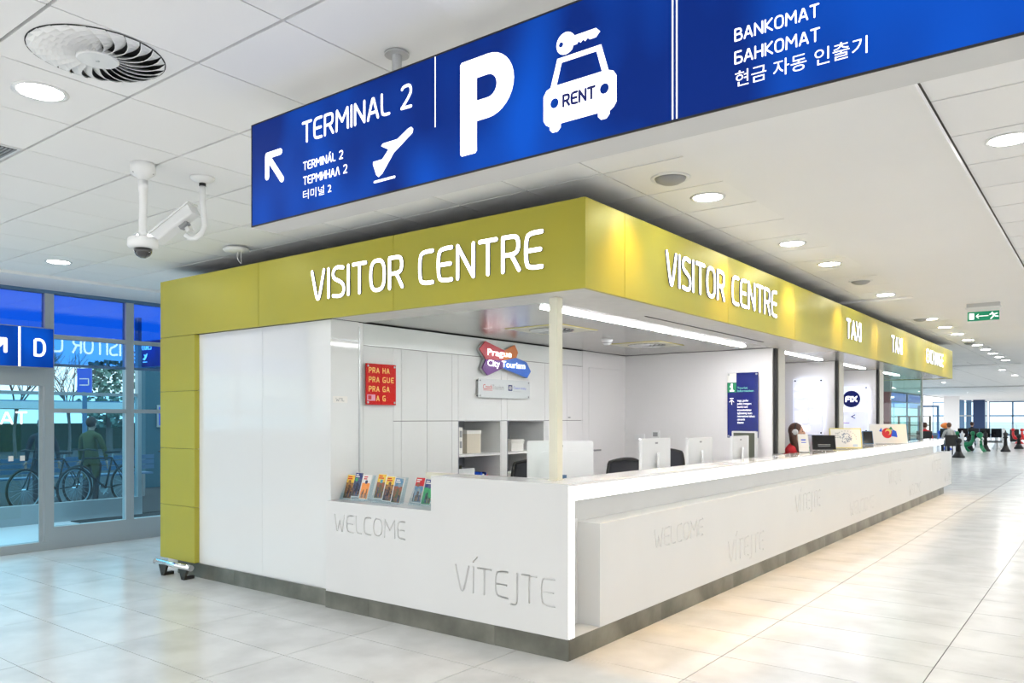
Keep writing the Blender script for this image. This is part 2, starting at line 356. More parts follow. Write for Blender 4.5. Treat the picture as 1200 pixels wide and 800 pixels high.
# ------------------------------------------------------------------ floor
XL = -7.2
floor = struct(box('floor', 'joint', XL-.05, 16, -14, 80, -.2, -.004))
fx = [.73+1.14*k for k in range(-7, 14)]; fy = [.135+.575*k for k in range(-24, 139)]
tiles = []
for x in fx:
    for y in fy:
        if -4.9 < x < -1.3 and .2 < y < 13.4: continue                  # under the kiosk
        x0, x1 = max(x, XL), min(x+1.14, 16)
        if x1-x0 < .05: continue
        pr = project(((x0+x1)/2, y+.29, 0)); tiles.append((x0, x1, y, y+.575, pr))
def in_view(p, m=60): return p and -m < p[0] < 1200+m and -m < p[1] < 800+m
tiles.sort(key=lambda t: t[4][2] if in_view(t[4]) else 900)
near, rest = tiles[:296], tiles[296:]
cache = {}
for x0, x1, y0, y1, _ in near:
    k = round(x1-x0, 3)
    if k not in cache: cache[k] = MB().box(-k/2+.003, k/2-.003, -.2875+.003, .2875-.003, -.012, 0).mesh('floor_tile', 'tile_floor')
    o = bpy.data.objects.new('floor_tile', cache[k]); C.objects.link(o); o.parent = floor
    o.location = (Vector(((x0+x1)/2, (y0+y1)/2, 0))-floor.location); o.name = 'floor_tile'
mb = MB()
for x0, x1, y0, y1, _ in rest: mb.add([(x0+.0015, y0+.0015, 0), (x1-.0015, y0+.0015, 0), (x1-.0015, y1-.0015, 0), (x0+.0015, y1-.0015, 0)], [(0, 1, 2, 3)])
o = mb.obj('distant_floor_tiles', 'tile_floor', floor, -floor.location); o['kind'] = 'stuff'

# ------------------------------------------------------------------ ceiling
ZC, ZD = 3.09, 3.06
ceil = struct(box('ceiling', 'grid', XL-.3, 16, -14, 80, 3.108, 3.4)); CL = ceil.location
def slabpiece(x0, x1, y0, y1, name='drywall_strip'): return box(name, 'drywall', x0-CL.x, x1-CL.x, y0-CL.y, y1-CL.y, ZD-CL.z, 3.109-CL.z, ceil)
slabpiece(.785, 2.02, -14, 21.8)                 # long smooth strip beside the kiosk
slabpiece(XL, .785, 6.69, 8.66)                  # cross band between the two tile fields
slabpiece(XL-.2, -6.36, -14, 6.69)               # border along the window wall
slabpiece(XL-.2, 16, 21.8, 22.6)
slabpiece(XL-.2, 16, 40, 44)
box('edge_trim', 'drywall', 2.02-CL.x, 2.045-CL.x, -14-CL.y, 21.8-CL.y, 3.045-CL.z, 3.075-CL.z, ceil)
cy = [.09+.6*k for k in range(-23, 133)]
cells = []
def field(xs, y0, y1):
    for a, b in zip(xs, xs[1:]):
        for y in cy:
            c0, c1 = max(y, y0), min(y+.6, y1)
            if c1-c0 < .05: continue
            if -4.4 < a and b < -.3 and c0 > 1.2 and c1 < 12.8 : pass
            cells.append((a, b, c0, c1, project(((a+b)/2, (c0+c1)/2, ZC))))
xl = [.785]+[.2-.6*k for k in range(0, 11)]+[-6.36]; xl = xl[::-1]
xr = [2.045]+[3.25+1.2*k for k in range(0, 11)]
field(xl, -14, 6.69); field(xl, 8.66, 21.8); field(xr, -14, 21.8)
xa = [XL+.1+1.2*k for k in range(0, 20)]
for a, b in zip(xa, xa[1:]):
    for k in range(0, 48):
        y = 22.6+1.2*k
        if 39 < y < 44: continue
        cells.append((a, b, y, y+1.2, project(((a+b)/2, y+.6, ZC))))
cells.sort(key=lambda t: t[4][2] if in_view(t[4], 90) and not (-4.6 < t[0] and t[1] < -.1 and t[2] > .5 and t[3] < 14) else 900)
near, rest = cells[:296], cells[296:]
cache = {}
for x0, x1, y0, y1, _ in near:
    k = (round(x1-x0, 3), round(y1-y0, 3)); h = .0042
    if k not in cache: cache[k] = MB().box(-k[0]/2+h, k[0]/2-h, -k[1]/2+h*1.7, k[1]/2-h*1.7, 0, .016).mesh('ceiling_tile', 'tile_ceil')
    o = bpy.data.objects.new('ceiling_tile', cache[k]); C.objects.link(o); o.parent = ceil
    o.location = Vector(((x0+x1)/2, (y0+y1)/2, ZC+random.uniform(-.0006, .0006)))-CL
mb = MB()
for x0, x1, y0, y1, _ in rest: mb.add([(x0+.004, y0+.004, ZC), (x1-.004, y0+.004, ZC), (x1-.004, y1-.004, ZC), (x0+.004, y1-.004, ZC)], [(3, 2, 1, 0)])
o = mb.obj('distant_ceiling_tiles', 'tile_ceil', ceil, -CL); o['kind'] = 'stuff'

# ------------------------------------------------------------------ downlights, speakers, vents
def make_downlight():
    t = thing('ceiling_downlight', 'x', 'ceiling light')
    mb = MB(); mb.smooth = True; mb.lathe([(.120, 0), (.120, -.006), (.105, -.008), (.096, -.003)], n=32).obj('trim_ring', 'plast', t)
    MB().lathe([(.096, -.0035), (.096, -.005)], n=32).obj('diffuser', 'lamp', t); return t
dl = make_downlight()
spots = [(-1.26, -2.60, 'round white downlight beside the big swirl vent, upper left'), (-3.70, -.79, 'round downlight directly behind the dome camera pole'),
 (-5.48, -.77, 'round downlight nearest the blue window wall, left'), (.515, .98, 'round downlight above the kiosk corner, just past the first grey speaker'),
 (.515, 2.8, 'second round downlight along the right kiosk fascia'), (.515, 3.95, 'third round downlight along the right kiosk fascia'),
 (.515, 6.39, 'round downlight at the end of the first tile field'), (2.30, .92, 'large round downlight at the right edge of the picture')]
g0 = 'round downlights in the tiled ceiling'
for i, (x, y, lb) in enumerate(spots):
    if i == 0: dl.location = (x, y, ZC); dl['label'] = lb; dl['group'] = g0
    else: dup(dl, (x, y, ZC), None, lb, g0)
nth = ['first', 'second', 'third', 'fourth', 'fifth', 'sixth', 'seventh', 'eighth', 'ninth']
for k in range(9): dup(dl, (.515, 9.4+1.35*k, ZC), None, nth[k]+' downlight past the white drywall band, counted away from the camera', 'distant downlights in the far tile strip')
for k in range(6): dup(dl, (2.7, 3.6+2.7*k, ZC), None, nth[k+1]+' downlight right of the smooth ceiling strip, counted from the camera', 'downlights right of the smooth strip')
for k, (x, y) in enumerate([(x, y) for y in (25, 29, 34) for x in (-3, 0, 3)]+[(x, y) for y in (49,) for x in (-4, 0, 4)]):
    dup(dl, (x, y, ZC), None, 'tiny distant round downlight in the ceiling of the far hall', 'downlights in the far hall')
def flatlight(x, y): pass
def make_speaker():
    t = thing('ceiling_speaker', 'x', 'speaker')
    mb = MB(); mb.smooth = True; mb.lathe([(.125, 0), (.125, -.008), (.108, -.01), (.10, -.004)], n=32).obj('trim_ring', 'plast', t)
    mb = MB(); mb.smooth = True; mb.lathe([(.1, -.004), (.092, -.02), (.06, -.036), (.02, -.043), (.001, -.044)], n=32).obj('grille_dome', 'greyplast', t); return t
sp = make_speaker(); sp.location = (.505, .42, ZC); sp['label'] = 'grey domed ceiling speaker nearest the camera, above the kiosk corner'; sp['group'] = 'domed ceiling speakers'
dup(sp, (.515, 5.17, ZC), None, 'grey domed ceiling speaker between two downlights further along the fascia', 'domed ceiling speakers')
dup(sp, (.40, 9.3, ZC), None, 'grey domed ceiling speaker just past the white drywall band', 'domed ceiling speakers')
dup(sp, (.45, 14.2, ZC), None, 'small grey ceiling speaker far along the tile strip', 'domed ceiling speakers')

def swirl(name, label, loc, R, blades=24, square=None):
    t = thing(name, label, 'air vent', loc)
    if square: MB().box(-square, square, -square, square, -.006, 0).obj('face_plate', 'post', t); MB().box(-square-.012, square+.012, -square-.012, square+.012, -.003, 0).obj('plate_rim', 'yellowf', t)
    z = -.0065 if square else -.001
    MB().lathe([(R, z-.0005), (R, z-.001)], n=48).obj('dark_opening', 'black', t)
    mb = MB(); mb.smooth = True; mb.lathe([(R*1.0, z), (R*1.02, z-.004), (R*1.05, z)], n=48)
    bl = MB()
    r0, r1 = R*.30, R*.985; n = 8
    for i in range(n+1):
        u = i/n; r = r0+(r1-r0)*u; a = -.34*u*u; pit = 2*PI/blades; w = -pit*.86; dp = R*.085*math.sin(PI*min(1, .12+u*.88))**.5
        bl.v += [(r*math.cos(a), r*math.sin(a), z-.002), (r*math.cos(a+w), r*math.sin(a+w), z-.004-dp), (r*math.cos(a+w-.012), r*math.sin(a+w-.012), z-.002-dp)]
    for i in range(n):
        for j in (0, 1): bl.f.append((3*i+j, 3*i+j+1, 3*i+j+4, 3*i+j+3)); bl.mi.append(0); bl.sm.append(False)
    me = bl.mesh('blade', 'plast')
    for k in range(blades):
        o = bpy.data.objects.new('blade', me); C.objects.link(o); o.parent = t; o.rotation_euler = (0, 0, 2*PI*k/blades)
    MB().lathe([(R*.31, z-.002), (R*.31, z-.022), (R*.29, z-.026)], n=32).obj('hub', 'plast', t)
    MB().lathe([(R*.03, z-.026), (R*.03, z-.028)], n=10).obj('screw', 'alu', t); return t
swirl('swirl_diffuser', 'large round swirl vent with curved white blades, upper left ceiling', (-.665, -2.61, ZC), .265)
t = thing('return_air_grille', 'square grey perforated air grille at the left edge of the ceiling', 'air grille', (-2.49, -2.61, ZC))
MB().box(-.285, .285, -.285, .285, -.005, 0).obj('grille_frame', 'plast', t)
mb = MB()
for k in range(26): mb.box(-.265, .265, -.262+k*.0205, -.250+k*.0205, -.011, -.005)
mb.obj('fins', 'greyplast', t)
MB().box(-.268, .268, -.268, .268, -.0062, -.005).obj('dark_opening', 'black', t)

# sign mounting pole
t = thing('hanging_wayfinding_sign', 'long backlit blue hanging sign pointing to Terminal 2, parking and car rental', 'sign', (0, -1.875, 2.467))
def wp(o, dz=0): return o
SX0, SX1, SZ0, SZ1, SYF, SYB = -.535, 4.2, 2.467, 2.957, -1.95, -1.80
def rel(T, par): return Matrix.Translation(-par.location) @ T
MB().box(SX0, SX1, SYF+.004, SYB, SZ0, SZ1, Matrix.Translation(-t.location)).obj('sign_case', mat('pale_grey_sign_case', (.66, .66, .65), .5, noise=(3, (.62, .62, .61), .3, .7)), t)
MB().box(SX0+.006, SX1-.006, SYF, SYF+.004, SZ0+.006, SZ1-.006, Matrix.Translation(-t.location)).obj('lit_face', 'blue', t)
for a in ((SX0, SX0+.006, SZ0, SZ1), (SX1-.006, SX1, SZ0, SZ1), (SX0, SX1, SZ0, SZ0+.006), (SX0, SX1, SZ1-.006, SZ1)):
    MB().box(a[0], a[1], SYF-.002, SYF+.004, a[2], a[3], Matrix.Translation(-t.location)).obj('black_edge', 'black', t)
def sf(x, z): return rel(frame((x, SYF-.0005, z), (1, 0, 0)), t)
O = sf(0, 0)
lettering('TERMINAL 2', sf(-.15, 2.785), .69, .098, .125, .001, ['decal'], t, 'print', per_letter=False)
lettering('TERMINÁL 2', sf(-.142, 2.664), .27, .038, .14, .001, ['decal'], t, 'print', per_letter=False)
lettering('ТЕРМИНАЛ 2', sf(-.142, 2.598), .297, .038, .14, .001, ['decal'], t, 'print', per_letter=False)
textmesh('터미널 2', sf(-.142, 2.532), .195, .042, .001, 'decal', t, 'print')
lettering('BANKOMAT', sf(1.866, 2.657), .242, .038, .125, .001, ['decal'], t, 'print', per_letter=False)
lettering('БАНКОМАТ', sf(1.866, 2.59), .244, .038, .125, .001, ['decal'], t, 'print', per_letter=False)
textmesh('현금 자동 인출기', sf(1.868, 2.522), .364, .047, .001, 'decal', t, 'print')
# arrow, aeroplane, P, key and car pictograms
glyph_mb(polys([[(-.41, 2.685), (-.41, 2.785), (-.31, 2.785)], [(-.405, 2.78), (-.297, 2.655)]], .03), .001, O, side=0).obj('arrow_symbol', 'decal', t)
flat([(.336, 2.555), (.350, 2.543), (.372, 2.553), (.44, 2.625), (.545, 2.682), (.549, 2.697), (.538, 2.708), (.520, 2.705), (.46, 2.676), (.375, 2.676), (.365, 2.667), (.408, 2.645), (.372, 2.612), (.318, 2.612), (.316, 2.602)], O, .001, 'decal', t, 'aeroplane_symbol')
glyph_mb(polys([[(.325, 2.527), (.443, 2.527)]], .010), .001, O, side=0).obj('aeroplane_symbol', 'decal', t)
PARKING = 1
for xx, z0 in ((.6675, 2.677), (1.668, 2.475), (1.682, 2.475)): flat([(xx-.0025, z0), (xx+.0025, z0), (xx+.0025, 2.95), (xx-.0025, 2.95)], O, .001, 'decal', t, 'divider_line')
def holed(outer, holes, name):
    P = [outer]+holes; P = [q if sum(q[i][0]*q[(i+1) % len(q)][1]-q[(i+1) % len(q)][0]*q[i][1] for i in range(len(q))) > 0 else q[::-1] for q in P]; v, f, of = cdt(P); mb = MB()
    mb.add([(p[0], p[1], .001) for p in v], [tuple(f[i]) for i in range(len(f)) if of[i] == [0]], O); mb.obj(name, 'decal', t)
holed([(1.206, 2.555)]+[(1.190, 2.565), (1.180, 2.58), (1.180, 2.665), (1.192, 2.683), (1.210, 2.690), (1.238, 2.782), (1.412, 2.782), (1.440, 2.690), (1.458, 2.683), (1.470, 2.665), (1.470, 2.58), (1.460, 2.565), (1.444, 2.555), (1.444, 2.545), (1.432, 2.533), (1.412, 2.533), (1.400, 2.545), (1.400, 2.558), (1.252, 2.558), (1.252, 2.545), (1.240, 2.533), (1.218, 2.533), (1.206, 2.545)],
      [[(1.235, 2.692), (1.256, 2.764), (1.394, 2.764), (1.415, 2.692)], disc(1.226, 2.633, .017), disc(1.424, 2.633, .017)], 'car_symbol')
holed([(.804, 2.535), (.870, 2.535), (.878, 2.543), (.878, 2.652)]+[(.93+(.121)*math.cos(a_*PI/16), 2.770+.118*math.sin(a_*PI/16)) for a_ in range(-8, 9)]+[(.804, 2.888), (.796, 2.880), (.796, 2.543)], [[(.878, 2.728)]+[(.930+.042*math.cos(a_*PI/10), 2.770+.042*math.sin(a_*PI/10)) for a_ in range(-5, 6)]+[(.878, 2.812)]], 'parking_letter')
holed(disc(1.272, 2.826, .038)[3:-2]+[(1.303, 2.810), (1.318, 2.810), (1.324, 2.818), (1.332, 2.810), (1.342, 2.818), (1.350, 2.810), (1.360, 2.818), (1.368, 2.811), (1.392, 2.811), (1.408, 2.826), (1.392, 2.842), (1.308, 2.842)], [disc(1.253, 2.826, .009, 12)], 'key_symbol')
lettering('RENT', rel(frame((1.259, SYF-.0018, 2.609), (1, 0, 0)), t), .132, .045, .19, .001, ['navy'], t, 'print', per_letter=False)
for x in (.358, 3.2):
    MB().cyl((x, -1.855, 2.957), (x, -1.855, ZC-.005), .021).obj('mounting_pole', 'alu', t, -t.location)
    MB().lathe([(.052, 0), (.052, .008), (.03, .012)], (x, -1.855, ZC-.014), 24).obj('ceiling_flange', 'alu', t, -t.location)

# dome camera on a drop pole
t = thing('dome_camera', 'white dome security camera hanging on a straight pole', 'camera', (-1.91, -1.77, ZC))
def la(prof, nm, m, par=None, n=28):
    b = MB(); b.smooth = True; return b.lathe(prof, n=n).obj(nm, m, par or t)
k = la([(.072, 0), (.072, -.03), (.070, -.06), (.040, -.082), (.028, -.094), (.028, -.10)], 'mounting_cup', 'plast')
la([(.028, -.10), (.028, -.17), (.0235, -.172), (.0235, -.41), (.026, -.412), (.026, -.44)], 'pole', 'plast')
h = la([(.03, -.44), (.075, -.448), (.086, -.458), (.088, -.50), (.078, -.512), (.055, -.514)], 'housing', 'plast')
b = la([(.053, -.512), (.050, -.535), (.038, -.556), (.018, -.568), (.001, -.57)], 'dome', 'dome')
for a in (.6, 2.6, 4.8): MB().cyl((.06*math.cos(a), .06*math.sin(a), -.064), (.066*math.cos(a), .066*math.sin(a), -.060), .005, n=8).obj('screw', 'greyplast', k)
# bullet camera on a bent arm
t = thing('bullet_camera', 'boxy white security camera on a curved ceiling arm', 'camera', (-1.875, -1.40, ZC))
la([(.075, 0), (.075, -.010), (.05, -.028), (.026, -.036)], 'ceiling_flange', 'plast')
la([(.021, -.036), (.021, -.055)], 'collar', 'black')
b = MB(); b.smooth = True
pts = [(0, 0, -.05), (0, 0, -.15), (.012, .004, -.25), (.014, .006, -.31), (.0, -.004, -.355), (-.035, -.025, -.385), (-.07, -.045, -.385), (-.095, -.06, -.365)]
P2 = sm(list(range(0)) or [(0, 0)], 0)
b.tube(pts, .018, 12).obj('curved_arm', 'plast', t)
hd = bpy.data.objects.new('camera_head', None)
v = Vector((-.24, -.11, -.17)).normalized()
Th = Matrix.Translation((-.16, -.085, -.285)) @ v.to_track_quat('X', 'Z').to_matrix().to_4x4()
head = MB().rbox(-.15, .17, -.048, .048, -.036, .036, .014, Th, 'x').obj('housing', 'plast', t)
MB().rbox(-.165, .185, -.055, .055, .030, .042, .008, Th, 'z').obj('sun_shield', 'plast', t)
MB().cyl(Th @ Vector((.165, 0, 0)), Th @ Vector((.174, 0, 0)), .024, n=16).obj('lens_window', 'dome', t)
MB().box(-.07, -.01, -.022, .022, -.058, -.036, Th).obj('swivel_bracket', 'greyplast', t)
MB().box(-.055, -.03, -.05, .0, -.09, -.05, Th).obj('swivel_bracket', 'plast', t)
for q in (-.1, -.085, -.07, .07, .085, .1): MB().box(q-.003, q+.003, -.0485, -.048, -.004, .004, Th).obj('vent_slot', 'greyplast', head)
# access point with cable
t = thing('wireless_access_point', 'flat round white access point with a loose cable loop on the ceiling', 'access point', (-3.49, -.10, ZC))
la([(.03, 0), (.03, -.012), (.105, -.016), (.115, -.028), (.105, -.044), (.05, -.052), (.001, -.053)], 'body', 'plast')
MB().tube([(.02, 0, -.05), (.012, .0, -.08), (.018, 0, -.11), (.045, .01, -.15), (.06, .012, -.155), (.055, .012, -.12), (.055, .012, -.05)], .003, 6).obj('cable', 'plast', t)
# exit sign under the smooth strip
t = thing('exit_sign', 'green emergency exit sign with arrow and running figure under the ceiling', 'sign', (1.415, 7.734, ZD))
MB().box(-.19, .19, -.03, .03, -.05, 0).obj('mounting_base', 'alu', t)
MB().box(-.205, .205, -.036, .036, -.068, -.05).obj('lamp_housing', 'plast', t)
MB().box(-.185, .185, -.010, .010, -.235, -.068).obj('sign_plate', 'plast', t)
MB().box(-.18, .18, -.0115, -.010, -.228, -.108).obj('green_face', 'green', t)
T0 = frame((-.18, -.0118, -.228), (1, 0, 0))
flat([(.02, .02), (.075, .02), (.075, .1), (.02, .1)], T0, .0004, 'decal', t, 'door_symbol')
glyph_mb(polys([[(.1, .06), (.235, .06)], [(.125, .085), (.1, .06), (.125, .035)]], .009), .0004, T0, side=0).obj('arrow_symbol', 'decal', t)
glyph_mb(polys([[(.275, .09), (.30, .06), (.285, .04), (.265, .02)], [(.30, .06), (.325, .045), (.345, .045)], [(.255, .075), (.28, .085), (.31, .075), (.335, .085)], [(.28, .1), (.281, .1)]], .013), .0004, T0, side=0).obj('running_figure_symbol', 'decal', t)

# ------------------------------------------------------------------ kiosk: canopy with fascia, soffit and letters
KX0, KX1, KY1, FZ0, FZ1 = -4.98, .128, 14.3, 2.37, 2.94
t = thing('kiosk_canopy', 'lime gold canopy fascia of the kiosk with lit white lettering', 'canopy', (KX0, 0, FZ0)); KC = t; KL = t.location
def kb(name, m, x0, x1, y0, y1, z0, z1, par=None): 
    return box(name, m, x0-KL.x, x1-KL.x, y0-KL.y, y1-KL.y, z0-KL.z, z1-KL.z, par or KC)
g = .0025
for x0, x1 in ((KX0, -3.3), (-3.3, -1.586), (-1.586, KX1)): kb('fascia_panel', 'lime', x0+g, x1-(0 if x1 == KX1 else g), 0, .03, FZ0, FZ1)
ys = [.0305, .5, 2.3, 4.1, 5.9, 7.7, 9.5, 11.3, 13.1, KY1]
for y0, y1 in zip(ys, ys[1:]): kb('fascia_panel', 'lime', KX1-.03, KX1, y0+g*(y0 > .1), y1-g, FZ0, FZ1)
for y0, y1 in zip(ys, ys[1:]): kb('fascia_panel', 'lime', KX0, KX0+.03, y0+g, y1-g, FZ0, FZ1)
kb('fascia_panel', 'lime', KX0+.03, KX1-.03, KY1-.03, KY1, FZ0, FZ1)
kb('roof_deck', 'roof', KX0+.031, KX1-.031, .031, KY1-.031, FZ0+.03, FZ1-.02)
# soffit panels (light outer row, satin metal inside)
YB = [.031, .42, 5.0]
for x0, x1 in ((-2.37, -1.30), (-1.30, -.42), (-.42, KX1-.032)): kb('soffit_panel', 'soffitmatt' if 1 else '', x0+.002, x1-.002, .032, .418, 2.376, 2.39)
for y0, y1 in zip([.42, 2.3, 4.1, 5.9, 7.7, 9.5, 11.3, 13.1], [2.3, 4.1, 5.9, 7.7, 9.5, 11.3, 13.1, KY1-.032]): kb('soffit_panel', 'soffitmatt' if y0 < 5 else 'soffit', -.418, KX1-.032, y0+.002, y1-.002, 2.376, 2.39)
for x0, x1 in ((-2.37, -1.45), (-1.45, -.42)):
    for y0, y1 in ((.42, 1.5), (1.5, 3.3), (3.3, 5.0)): kb('soffit_panel', 'soffit', x0+.002, x1-.002, y0+.002, y1-.002, 2.38, 2.392)
for y0, y1 in ((5.33, 7.6), (7.94, 10.1), (10.48, KY1-.03)): kb('soffit_panel', 'soffit', -2.37, -.422, y0, y1, 2.38, 2.392)
for y0, y1 in ((.62, 4.62), (5.68, 7.3), (8.3, 9.75), (10.9, 12.4)):
    kb('led_strip', 'led' if y0 < 5 else 'ledb', -.66 if y0 < 5 else -.56, -.60 if y0 < 5 else -.50, y0, y1, 2.372, 2.38)
kb('slot_diffuser', 'black', -.25, -.235, 1.5, 4.2, 2.372, 2.376)
for k in range(15):
    y = .62+.93*k; 
    ld = bpy.data.lights.new('soffit_spot', 'SPOT'); ld.energy = 62; ld.color = (1, .56, .15); ld.spot_size = math.radians(34); ld.spot_blend = .45; ld.shadow_soft_size = .02
    lo = bpy.data.objects.new('soffit_spot', ld); C.objects.link(lo); lo.location = (.035, y, 2.365); lo.rotation_euler = (0, math.radians(-8), 0)
for y in (.5, 2.2, 3.9, 5.7, 7.6, 9.5, 11.4, 13.3):
    ld = bpy.data.lights.new('fascia_wash', 'SPOT'); ld.energy = 30; ld.color = (1, .62, .20); ld.spot_size = math.radians(84); ld.spot_blend = 1; ld.shadow_soft_size = .04
    lo = bpy.data.objects.new('fascia_wash', ld); C.objects.link(lo); lo.location = (.42, y, 3.05); lo.rotation_euler = (0, math.radians(24), 0)
LM = ['letter', 'letter_side']
lettering('VISITOR CENTRE', rel(frame((-2.555, -.0, 2.525), (1, 0, 0)), KC), 2.37, .258, .115, .010, LM, KC)
lettering('VISITOR CENTRE', rel(frame((KX1, 1.1, 2.535), (0, 1, 0)), KC), 2.42, .262, .122, .010, LM, KC)
lettering('VISITOR CENTRE', rel(frame((KX0, 1.98, 2.515), (0, -1, 0)), KC), 1.95, .262, .115, .010, LM, KC) if 0 else None
lettering('TAXI', rel(frame((KX1, 6.06, 2.545), (0, 1, 0)), KC), .72, .255, .15, .010, LM, KC)
lettering('TAXI', rel(frame((KX1, 8.57, 2.545), (0, 1, 0)), KC), .76, .255, .15, .010, LM, KC)
lettering('EXCHANGE', rel(frame((KX1, 11.35, 2.545), (0, 1, 0)), KC), 1.75, .25, .15, .010, LM, KC)

# green corner column
t = thing('clad_corner_column', 'lime green clad corner column at the left end of the kiosk', 'column', (-4.66, .2, .136))
zs = [.136, .68, 1.25, 1.82, 2.368]
for z0, z1 in zip(zs, zs[1:]):
    box('cladding_panel', 'lime', KX0+4.66, -4.343+4.66, -.2, -.17, z0+.002-.136, z1-.002-.136, t)
    box('cladding_panel', 'lime', -4.373+4.66, -4.343+4.66, -.1695, -.135, z0+.002-.136, z1-.002-.136, t)
    box('cladding_panel', 'lime', KX0+4.66, KX0+.03+4.66, -.1695, .2, z0+.002-.136, z1-.002-.136, t)
box('core', 'seam', KX0+.031+4.66, -4.374+4.66, -.169, -.146, 0, 2.2, t)
t = thing('foot_rail', 'chrome tube foot rail on dark brackets below the green column', 'rail', (-4.5, -.12, 0))
b = MB(); b.smooth = True; b.cyl((-.35, 0, .125), (.30, 0, .125), .027, n=20).obj('tube', 'chrome', t)
for s_ in (-.352, .297): MB().cyl((s_, 0, .125), (s_+.006, 0, .125), .029, n=20).obj('end_cap', 'alu', t)
for x in (-.2, .17):
    o = MB().prism([(-.075, .105), (.075, .105), (.025, 0), (-.025, 0)], -.012, .012, Matrix.Translation((x, 0, 0)) @ spin(PI/2, 'X')).obj('bracket', mat('dark_bronze', (.05, .045, .035), .4, metal=.6), t)
    MB().box(x-.02, x+.02, -.012, .10, .0, .03).obj('bracket_foot', 'black', t)

# white back-painted glass wall left of the counter
t = thing('white_glass_wall', 'tall glossy white glass wall between green column and counter', 'wall panel', (-3.35, .5, .136))
box('glass_panel', 'gwhite', -4.343+3.35+.001, -3.312+3.35, -.45, -.438, 0, 2.232, t)
box('glass_panel', 'gwhite', -3.308+3.35, -2.375+3.35, -.45, -.438, 0, 2.232, t)
struct(box('wall_kiosk_core', 'white', KX0+.032, -2.96, .063, 10.45, 0, FZ0))
struct(box('wall_kiosk_service', 'white', -2.959, -2.381, .063, .41, .0, FZ0)) 
struct(box('wall_kiosk_service_back', 'white', -2.959, -2.381, 5.03, 10.45, .0, FZ0))
# plinth
t = thing('steel_plinth', 'stained dark steel plinth running round the foot of the kiosk', 'plinth', (-2.4, 0, 0))
for x0, x1 in ((-4.70, -3.72), (-3.72, -2.38)): box('plinth_panel', 'steel', x0+2.4, x1-.002+2.4, .03, .045, 0, .135, t)
for x0, x1 in ((-2.38, -1.86), (-1.86, -.6), (-.6, 0)): box('plinth_panel', 'steel', x0+2.4, x1-.002+2.4, 0, .015, 0, .1355, t)
yy = [.016, 1.3, 2.75, 4.2, 5.65, 7.1, 8.55, 10, 11.45, 12.9, 14.08]
for y0, y1 in zip(yy, yy[1:]): box('plinth_panel', 'steel', 2.385, 2.4, y0, y1-.002, 0, .1355, t)

# ------------------------------------------------------------------ service counter
t = thing('service_counter', 'long white L-shaped reception counter with glowing edge and engraved greetings', 'counter', (0, 0, .136)); CT = t
def engraved(outer, words, T, depth=.012, wt=.10, name='engraved_front'):
    """height-field panel: groove floor at -depth, bevelled flanks, everything in one sheet"""
    P = [outer]; kinds = ['o']
    for text, x, y, w, h in words:
        ls, tot = strokes(text, .17); kx = w/tot; st = [[(x+a*kx, y+b*h) for a, b in s_] for l_ in ls for s_ in l_]
        for q in polys(st, wt*h): P.append(q); kinds.append('w')
        for q in polys(st, wt*h*.42): P.append(q); kinds.append('n')
    v, f, of = cdt(P); low = set(); keep = []
    for i, q in enumerate(f):
        ks = {kinds[j] for j in of[i]}
        if 'o' not in ks: continue
        keep.append(tuple(q))
        if 'n' in ks: low.update(q)
    mb = MB(); mb.add([(p[0], p[1], -depth if i in low else 0) for i, p in enumerate(v)], keep, T); return mb.obj(name, 'counter', CT)
T = rel(frame((0, 0, 0), (1, 0, 0)), CT)
engraved([(-2.374, .137), (-.0, .137), (-.0, 1.13), (-1.196, 1.13), (-1.196, .875), (-2.374, .875)],
         [('WELCOME', -2.262, .642, .80, .13), ('VÍTEJTE', -.955, .335, .85, .175)], T)
T = rel(frame((0, 0, 0), (0, 1, 0)), CT)
engraved([(.39, .137), (15.05, .137), (15.05, .838), (.39, .838)],
         [('WELCOME', 1.19, .567, .88, .135), ('VÍTEJTE', 2.63, .25, .89, .18), ('VÍTEJTE', 4.52, .52, .91, .18), ('WELCOME', 6.78, .262, 1.27, .17), ('VÍTEJTE', 9.05, .53, .9, .18), ('WELCOME', 10.6, .225, 1.0, .17), ('VÍTEJTE', 12.75, .53, .95, .19), ('WELCOME', 14.2, .24, .72, .16)], T)
def cb(name, m, x0, x1, y0, y1, z0, z1): return box(name, m, x0, x1, y0, y1, z0-.136, z1-.136, CT)
cb('front_box_core', 'counter', -.19, -.008, .39, 15.05, .137, .8375)
mb = MB(); mb.add([(-.19, .39, .702), (0, .39, .702), (0, 15.05, .702), (-.19, 15.05, .702)], [(0, 1, 2, 3)]).obj('ledge_top', 'counter', CT)
mb = MB(); mb.add([(-.008, .39, .001), (0, .39, .001), (0, .39, .702), (-.008, .39, .702)], [(0, 1, 2, 3)]).obj('box_edge', 'counter', CT)
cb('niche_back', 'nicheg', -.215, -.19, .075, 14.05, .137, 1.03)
cb('body', 'counter', -.30, -.2155, .0155, 14.05, .0, 1.11)
cb('end_body', 'counter', -2.37, -.301, .012, .28, .0, .868)
cb('raised_body', 'counter', -1.19, -.301, .012, .28, .868, 1.11)
cb('light_stile', 'glow', -.008, -.001, .014, .075, .137, 1.112); cb('stile_core', 'counter', -.20, -.009, .014, .075, .137, 1.112)
cb('light_band', 'glow', -.008, -.001, .076, 14.07, 1.024, 1.112); cb('band_core', 'counter', -.19, -.009, .076, 14.07, 1.03, 1.112)
cb('recess_back', 'counter', -.189, -.180, .076, .389, .137, .86)
cb('base_sill', 'counter', -.18, -.002, .076, .389, .1365, .139)
cb('added_niche_glow', 'underglow', -.035, -.012, .10, 14.0, 1.0185, 1.0215)  # hidden glow strip added to brighten the ledge top
cb('niche_lip', 'counter', -.18, -.009, .075, 14.05, 1.022, 1.0295)
cb('worktop', 'top', -.30, .001, .301, 14.08, 1.1125, 1.13)
